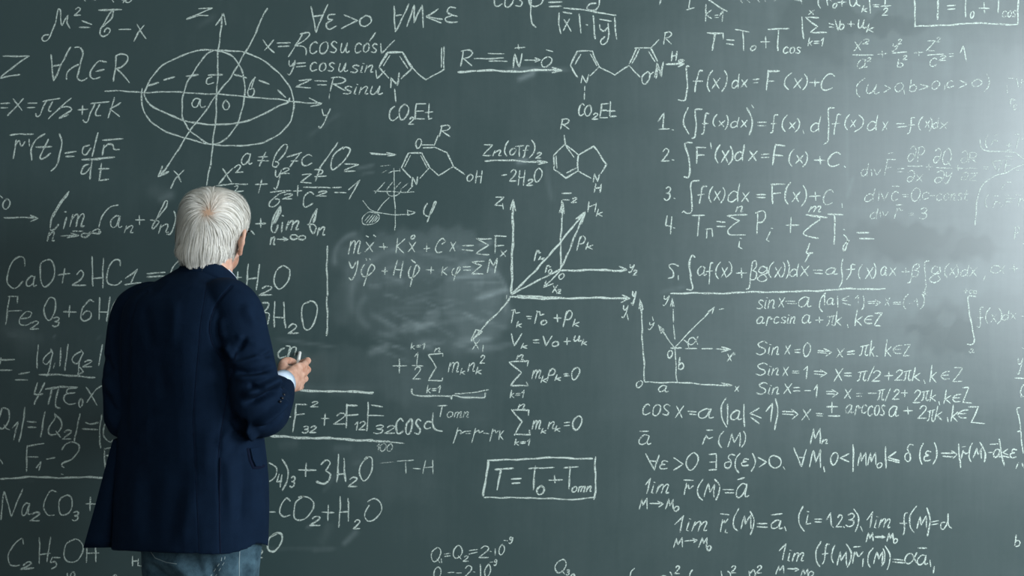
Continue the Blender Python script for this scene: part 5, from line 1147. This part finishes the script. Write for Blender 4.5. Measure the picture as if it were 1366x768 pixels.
# eye sockets, mouth line, ear bowl pressed in
co = coords(bodym); nm = normals(bodym); dl = np.zeros(len(co))
def dent(c, r, amt):
    global dl
    dl += amt*np.exp(-(np.linalg.norm(co-np.array(c), axis=1)/r)**2)
for sg in (1, -1):
    dent(H(sg*.033, .096, .008), .012, -.006); dent(H(sg*.098, -.006, -.016), .009, -.003)
    dent(H(sg*.0095, .118, -.036), .004, -.003)
dent(H(0, .108, -.059), .004, -.002)
setco(bodym, co+nm*dl[:, None])
body = link('body', bodym, M_SKIN, person, True)
for sg in (1, -1):
    v_, f_ = uvball(H(sg*.032, .0760, .008), .0112, .0112, .0112, mh, 18)
    e = link('eyeball', pydata('eyeball', v_, f_), simple('eye_white', (.8, .78, .75), .25, .5, 20, .02), body, True)
    v_, f_ = uvball(H(sg*.032, .0855, .008), .005, .0025, .005, mh, 14)
    link('iris', pydata('iris', v_, f_), simple('iris_blue', (.08, .14, .2), .2, .5, 60, .2), body, True)
# nails of the right hand
for k, (c_, t_) in enumerate(list(zip(dip, tip))+[(V3(-.644, -.103, 1.281), V3(-.630, -.062, 1.276))]):
    d = (t_-c_).normalized(); o_ = V3(.35, .2, 1) if k < 4 else V3(-.8, 0, .5); nrm = (o_-d*o_.dot(d)).normalized(); s = d.cross(nrm)
    m3 = Matrix((s, d, nrm)).transposed(); r_ = (rad+[.0102])[k]
    v_, f_ = uvball(t_-d*.003+nrm*r_*.62, .0052, .0065, .0022, m3, 12)
    link('fingernail', pydata('fingernail', v_, f_), simple('nail', (.82, .58, .5), .35, .5, 20, .02), body, True)

# ---- glasses: black temple hooked over each ear
gl = []
for sg in (1, -1):
    gl.append(loft(tube([pr(H(sg*.066, .094, .012), .0022, .0030), pr(H(sg*.080, .040, .014), .0020, .0030), pr(H(sg*.088, -.004, .017), .0024, .0036), pr(H(sg*.088, -.016, .008), .002, .0026)], 5, 8)))
    gl.append(loft([ell(H(sg*.031, .106, .006), hr, up, .022, .018, 28), ell(H(sg*.031, .106, .006), hr, up, .0195, .0155, 28), ell(H(sg*.031, .109, .006), hr, up, .0195, .0155, 28), ell(H(sg*.031, .109, .006), hr, up, .022, .018, 28), ell(H(sg*.031, .106, .006), hr, up, .022, .018, 28)], False, False))
    gl.append(loft(tube([pr(H(sg*.052, .107, .010), .002, .003), pr(H(sg*.066, .094, .012), .002, .003)], 3, 8)))
gl.append(loft(tube([pr(H(-.010, .112, .010), .002, .002), pr(H(0, .114, .013), .002, .002), pr(H(.010, .112, .010), .002, .002)], 3, 8)))
v_, f_ = cat(gl); glo = link('glasses', pydata('glasses', v_, f_), M_GLASSES, person, True); glo['label'] = 'thin black glasses temple over the ear'

# ---- hair: a cap over the scalp and strands that spin out of the crown whorl
hrow = [(356.0, 252, 302, .080, .004), (349, 246, 307, .090, .004), (339, 241.5, 312, .095, .005), (325, 240, 317.5, .095, .006), (313, 240, 324.5, .099, .012), (302, 240.5, 330, .101, .030), (290, 242, 330.5, .101, .060),
        (279, 244.5, 328.5, .098, .085), (270, 248, 324.5, .092, .090), (262, 253.5, 317.5, .080, .082), (256.5, 261, 307, .060, .064), (253.5, 270, 297, .038, .040), (252.3, 279, 289, .016, .018)]
rings = []
for (py, xl, xr, bb, bf) in interp(hrow, 3):
    cl = P(xl, py, HC.y); crr = P(xr, py, HC.y); c = (cl+crr)/2; Wd = (crr.x-cl.x)/2
    a = math.sqrt(max(Wd*Wd-(min(bb, bf+.03)*math.sin(HY)*.6)**2, .00004))/math.cos(HY*.75)
    ring = []; ex_ = .88 if py < 330 else .66
    for i in range(56):
        t = 2*math.pi*i/56; c_, s_ = math.cos(t), math.sin(t)
        c2 = math.copysign(abs(c_)**ex_, c_); s2 = math.copysign(abs(s_)**ex_, s_)
        ring.append(c+hr*a*c2+hf*(bb if s_ < 0 else bf)*s2)
    x_ = [p.x for p in ring]; sc = (2*Wd)/(max(x_)-min(x_)); mid = (max(x_)+min(x_))/2
    for p in ring: p.x = c.x+(p.x-mid)*sc
    rings.append(ring)
capv, capf = loft(rings)
hb_ = BVHTree.FromPolygons(capv, capf)
hair_me = pydata('hair', capv, capf)
hairrng = random.Random(5)
whorl = hb_.ray_cast(CAM, (P(277, 284, HC.y)-CAM).normalized())[0]
V = []; Fc = []; TN = []; SC = []
cap_top = max(p.z for p in capv); zlow = min(p.z for p in capv)
NS = 8000; cnt = 0
polys = [(sum((capv[i] for i in f), Vector())/len(f), f) for f in capf if len(f) == 4]
areas = []
for c, f in polys:
    a_, b_, c_, d_2 = [capv[i] for i in f]; areas.append((b_-a_).cross(d_2-a_).length)
cum = np.cumsum(areas); tot = cum[-1]
for s in range(NS):
    k = int(np.searchsorted(cum, hairrng.random()*tot)); c, f = polys[min(k, len(polys)-1)]
    a_, b_, c_, d_2 = [capv[i] for i in f]; u_, w_ = hairrng.random(), hairrng.random()
    p = (a_*(1-u_)+b_*u_)*(1-w_)+(d_2*(1-u_)+c_*u_)*w_
    dist0 = (p-whorl).length
    if dist0 < .007 and hairrng.random() < .6: continue
    length = hairrng.uniform(.055, .100)*(1.0 if dist0 > .03 else .75); nseg = 9; w0 = hairrng.uniform(.0006, .0013)
    ph = hairrng.uniform(0, 6.28); lift_end = (0.0034+.0075*noise.noise(Vector((p.x*70, p.y*70, p.z*24)))+hairrng.uniform(-.0012, .0022)); wob = hairrng.uniform(-.7, .7)
    pts = []; q = p.copy(); n = None; last = None
    clump = noise.noise(Vector((p.x*45, p.y*45, p.z*16)))*4.0
    for i in range(nseg+1):
        loc, nn, idx_, dd = hb_.find_nearest(q)
        if (loc-HC).dot(nn) < 0: nn = -nn
        t = i/nseg
        if i and last is not None and q.z < zlow+.006:
            loc = q.copy(); nn = last
        last = nn
        pxx = 683+loc.x*FPX/(loc.y+4.5); stop = CAM.z-(float(np.interp(pxx, [236, 242, 252, 262, 280, 296, 306, 314], [338, 346, 356, 361, 363, 361, 350, 338]))-384)*(loc.y+4.5)/FPX
        if q.z < stop+clump*.0012 and pts: loc = pts[-1][0]-pts[-1][1]*(.0006+lift_end*math.sin((i-1)/nseg*2.2)); q = loc.copy(); nn = pts[-1][1]; last = nn
        pts.append((loc+nn*(.0006+lift_end*math.sin(t*2.2)), nn))
        r_ = loc-whorl; r_ = r_-nn*r_.dot(nn)
        if r_.length > 1e-5: r_.normalize()
        sw = nn.cross(r_); dist = (loc-whorl).length
        g = Vector((0, 0, -1)); g = g-nn*g.dot(nn)
        wg = min(1.0, max(0, (dist-.02)/.09))
        d = r_*(1-.55*wg)+sw*(.75*math.exp(-dist/.03)+.10*(wob+clump))+g*wg*1.15
        d.normalize(); q = loc+d*length/nseg
        if loc.z < zlow+.006: q = loc+Vector((d.x*.5, -.12, -1)).normalized()*length/nseg*(.35+.3*(clump > 0))
    b0 = len(V)
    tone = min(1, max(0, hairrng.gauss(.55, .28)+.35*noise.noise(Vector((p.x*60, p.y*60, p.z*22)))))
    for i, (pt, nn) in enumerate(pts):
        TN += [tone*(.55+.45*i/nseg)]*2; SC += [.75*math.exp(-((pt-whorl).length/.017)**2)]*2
        t = i/nseg; tg = (pts[min(i+1, nseg)][0]-pts[max(i-1, 0)][0])
        sd = tg.cross(nn)
        if sd.length < 1e-9: sd = Vector((1, 0, 0))
        sd.normalize(); hw = w0*(1-.75*t*t)
        V += [pt-sd*hw, pt+sd*hw]
        if i: a0_ = b0+2*(i-1); Fc.append((a0_, a0_+1, a0_+3, a0_+2))
# join cap and strands in one mesh with two slots (cap: scalp colour shows at the whorl)
o_ = len(capv)
allv = list(capv)+V; allf = list(capf)+[tuple(i+o_ for i in f) for f in Fc]
hm = pydata('hair', allv, allf)
m, nt, b = mat('scalp_under_hair')
vc = N(nt, 'ShaderNodeAttribute', attribute_name='scalp'); mx = N(nt, 'ShaderNodeMix', data_type='RGBA')
mx.inputs[6].default_value = (.60, .56, .49, 1); mx.inputs[7].default_value = (.56, .34, .22, 1)
nt.links.new(vc.outputs['Fac'], mx.inputs[0]); nt.links.new(mx.outputs[2], b.inputs['Base Color']); b.inputs['Roughness'].default_value = .8
at = hm.attributes.new('scalp', 'FLOAT', 'POINT')
pk = whorl+Vector((.018, .02, .030))
at.data.foreach_set('value', [min(1, math.exp(-((p-whorl).length/.020)**2)+.4*math.exp(-((p-pk).length/.032)**2)) for p in capv]+[c+.28*math.exp(-((p-pk).length/.030)**2) for c, p in zip(SC, V)])
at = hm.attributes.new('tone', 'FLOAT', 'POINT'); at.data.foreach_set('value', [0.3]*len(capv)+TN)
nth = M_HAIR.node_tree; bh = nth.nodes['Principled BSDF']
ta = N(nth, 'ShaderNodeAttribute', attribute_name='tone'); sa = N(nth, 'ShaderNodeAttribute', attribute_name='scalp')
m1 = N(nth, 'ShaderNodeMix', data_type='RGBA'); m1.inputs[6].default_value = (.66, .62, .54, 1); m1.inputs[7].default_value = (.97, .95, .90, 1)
m2 = N(nth, 'ShaderNodeMix', data_type='RGBA'); m2.inputs[7].default_value = (.52, .33, .21, 1)
nth.links.new(ta.outputs['Fac'], m1.inputs[0]); nth.links.new(sa.outputs['Fac'], m2.inputs[0]); nth.links.new(m1.outputs[2], m2.inputs[6]); nth.links.new(m2.outputs[2], bh.inputs['Base Color'])
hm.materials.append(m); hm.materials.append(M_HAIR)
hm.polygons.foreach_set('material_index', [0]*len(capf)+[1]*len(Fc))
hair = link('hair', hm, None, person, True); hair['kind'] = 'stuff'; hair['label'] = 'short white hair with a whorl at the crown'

# ---- jeans
jr = []
for (py, xl, xr, b) in interp([(640, 193, 344, .112), (700, 189, 346, .116), (740, 187, 345.5, .118), (775, 190, 345, .116), (800, 193, 344, .112)], 3):
    jr.append(body_ring(py, xl, xr, b, YB, 40, 2.3))
def leg(hip, kn, an):
    return loft(tube([pr(hip+up*.05, .100, .085), pr(hip-up*.08, .094, .092), pr(lerp(hip, kn, .45), .084, .086), pr(kn, .072, .074), pr(lerp(kn, an, .5), .068, .072), pr(an+up*.03, .064, .072), pr(an-up*.035, .066, .078)], 6, 28, (0, 1, 0)))
FA = 1.3
jm = fuse('jeans', [loft(jr), leg(LHIP, LK, LA), leg(RHIP, RK, RA)], 0.006, 6, .5)
co = coords(jm); nm = normals(jm); d_ = co[:, 1]-CAM.y; QX = 683+co[:, 0]*FPX/d_; QY = 384-(co[:, 2]-CAM.z)*FPX/d_
back = np.clip(-nm[:, 1]*2.2+.35, 0, 1); disp = np.zeros(len(co))
for a in ((190, 738, 240, 752, 5, 6, 4), (200, 752, 236, 775, 6, -9, 4), (225, 742, 262, 790, 8, 8, -4), (196, 762, 228, 790, 6, 6, 3), (283, 742, 290, 800, 8, -10, 3), (236, 738, 270, 744, 4, -5, 2),
          (306, 742, 310, 800, 8, 5, 0), (325, 745, 330, 800, 6, -5, 2), (336, 740, 338, 790, 4, 4, 0), (262, 745, 276, 790, 6, -5, 0)):
    fold(*a)
setco(jm, co+nm*disp[:, None])
for i, vtx in enumerate(jm.vertices):
    p = vtx.co
    k = noise.fractal(Vector((p.x*10, p.y*10, p.z*(13 if p.z < .5 else 7))), 1.0, 2.0, 3)
    vtx.co = p+Vector((nm[i, 0], nm[i, 1], nm[i, 2]))*k*.005
jm.update()
jeans = link('jeans', jm, M_DENIM, person, True); jeans['label'] = 'faded blue jeans with pale stitching'
bt = BVHTree.FromPolygons([p.co.copy() for p in jm.vertices], [tuple(p.vertices) for p in jm.polygons])
ribbon_on('stitching', [(297, 734), (295, 748), (288, 758), (280, 770), (270, 785)], M_STITCH, .0022, .0006, jeans, 2)
ribbon_on('stitching', [(301, 734), (299, 750), (292, 761), (284, 774), (275, 788)], M_STITCH, .0018, .0006, jeans, 2)
ribbon_on('stitching', [(320, 730), (319, 750), (319, 790)], M_STITCH, .0018, .0006, jeans)
ribbon_on('stitching', [(200, 734), (207, 744), (222, 750), (236, 752)], M_STITCH, .0018, .0006, jeans)
# ---- shoes
for an in (LA, RA):
    e = empty('shoe', (an.x, an.y, 0)); e.parent = person; e.matrix_parent_inverse = Matrix.Translation(-Vector(person.location))
    rs = [ell(an+ff*s_-up*.09+up*(h/2+.018), rr, up, wd, h/2, 24, 2.6) for s_, wd, h in ((-.066, .018, .05), (-.055, .034, .082), (-.02, .039, .10), (.03, .040, .092), (.08, .046, .066), (.13, .049, .052), (.175, .044, .042), (.205, .028, .032), (.214, .010, .02))]
    v_, f_ = loft(rs); up_ = link('upper', pydata('upper', v_, f_), M_LEATHER, None, True); up_.parent = e; up_.matrix_parent_inverse = Matrix.Translation(-Vector((an.x, an.y, 0)))
    out = [(s_, wd*1.06) for s_, wd in ((-.074, .016), (-.06, .034), (-.02, .040), (.03, .041), (.08, .047), (.13, .050), (.178, .045), (.212, .028), (.224, .008))]
    ol = [an+ff*s_+rr*wd-up*an.z for s_, wd in out]+[an+ff*s_-rr*wd-up*an.z for s_, wd in out[::-1]]
    v_, f_ = loft([[p+up*.001 for p in ol], [p+up*.022 for p in ol]]); so = link('sole', pydata('sole', v_, f_), M_SOLE, None); so.parent = e; so.matrix_parent_inverse = up_.matrix_parent_inverse.copy()

# ---- the stick of chalk between thumb and fingertips, its point on the board
tipc = P(400, 469.5, -.004); endc = P(397, 486, -.080)
ax = (endc-tipc).normalized(); s = ax.cross(Vector((0, 0, 1))).normalized(); q = s.cross(ax)
v_, f_ = loft([ell(tipc+ax*.0005, s, q, .0022, .0022, 18), ell(tipc+ax*.0015, s, q, .0038, .0036, 18), ell(tipc+ax*.004, s, q, .0050, .0050, 18), ell(endc-ax*.002, s, q, .0052, .0052, 18), ell(endc, s, q, .0042, .0042, 18)])
ch = link('chalk_stick', pydata('chalk_stick', v_, f_), M_CHALKST, None, True)
tag(ch, 'short white stick of chalk held in the right hand against the board', 'chalk')
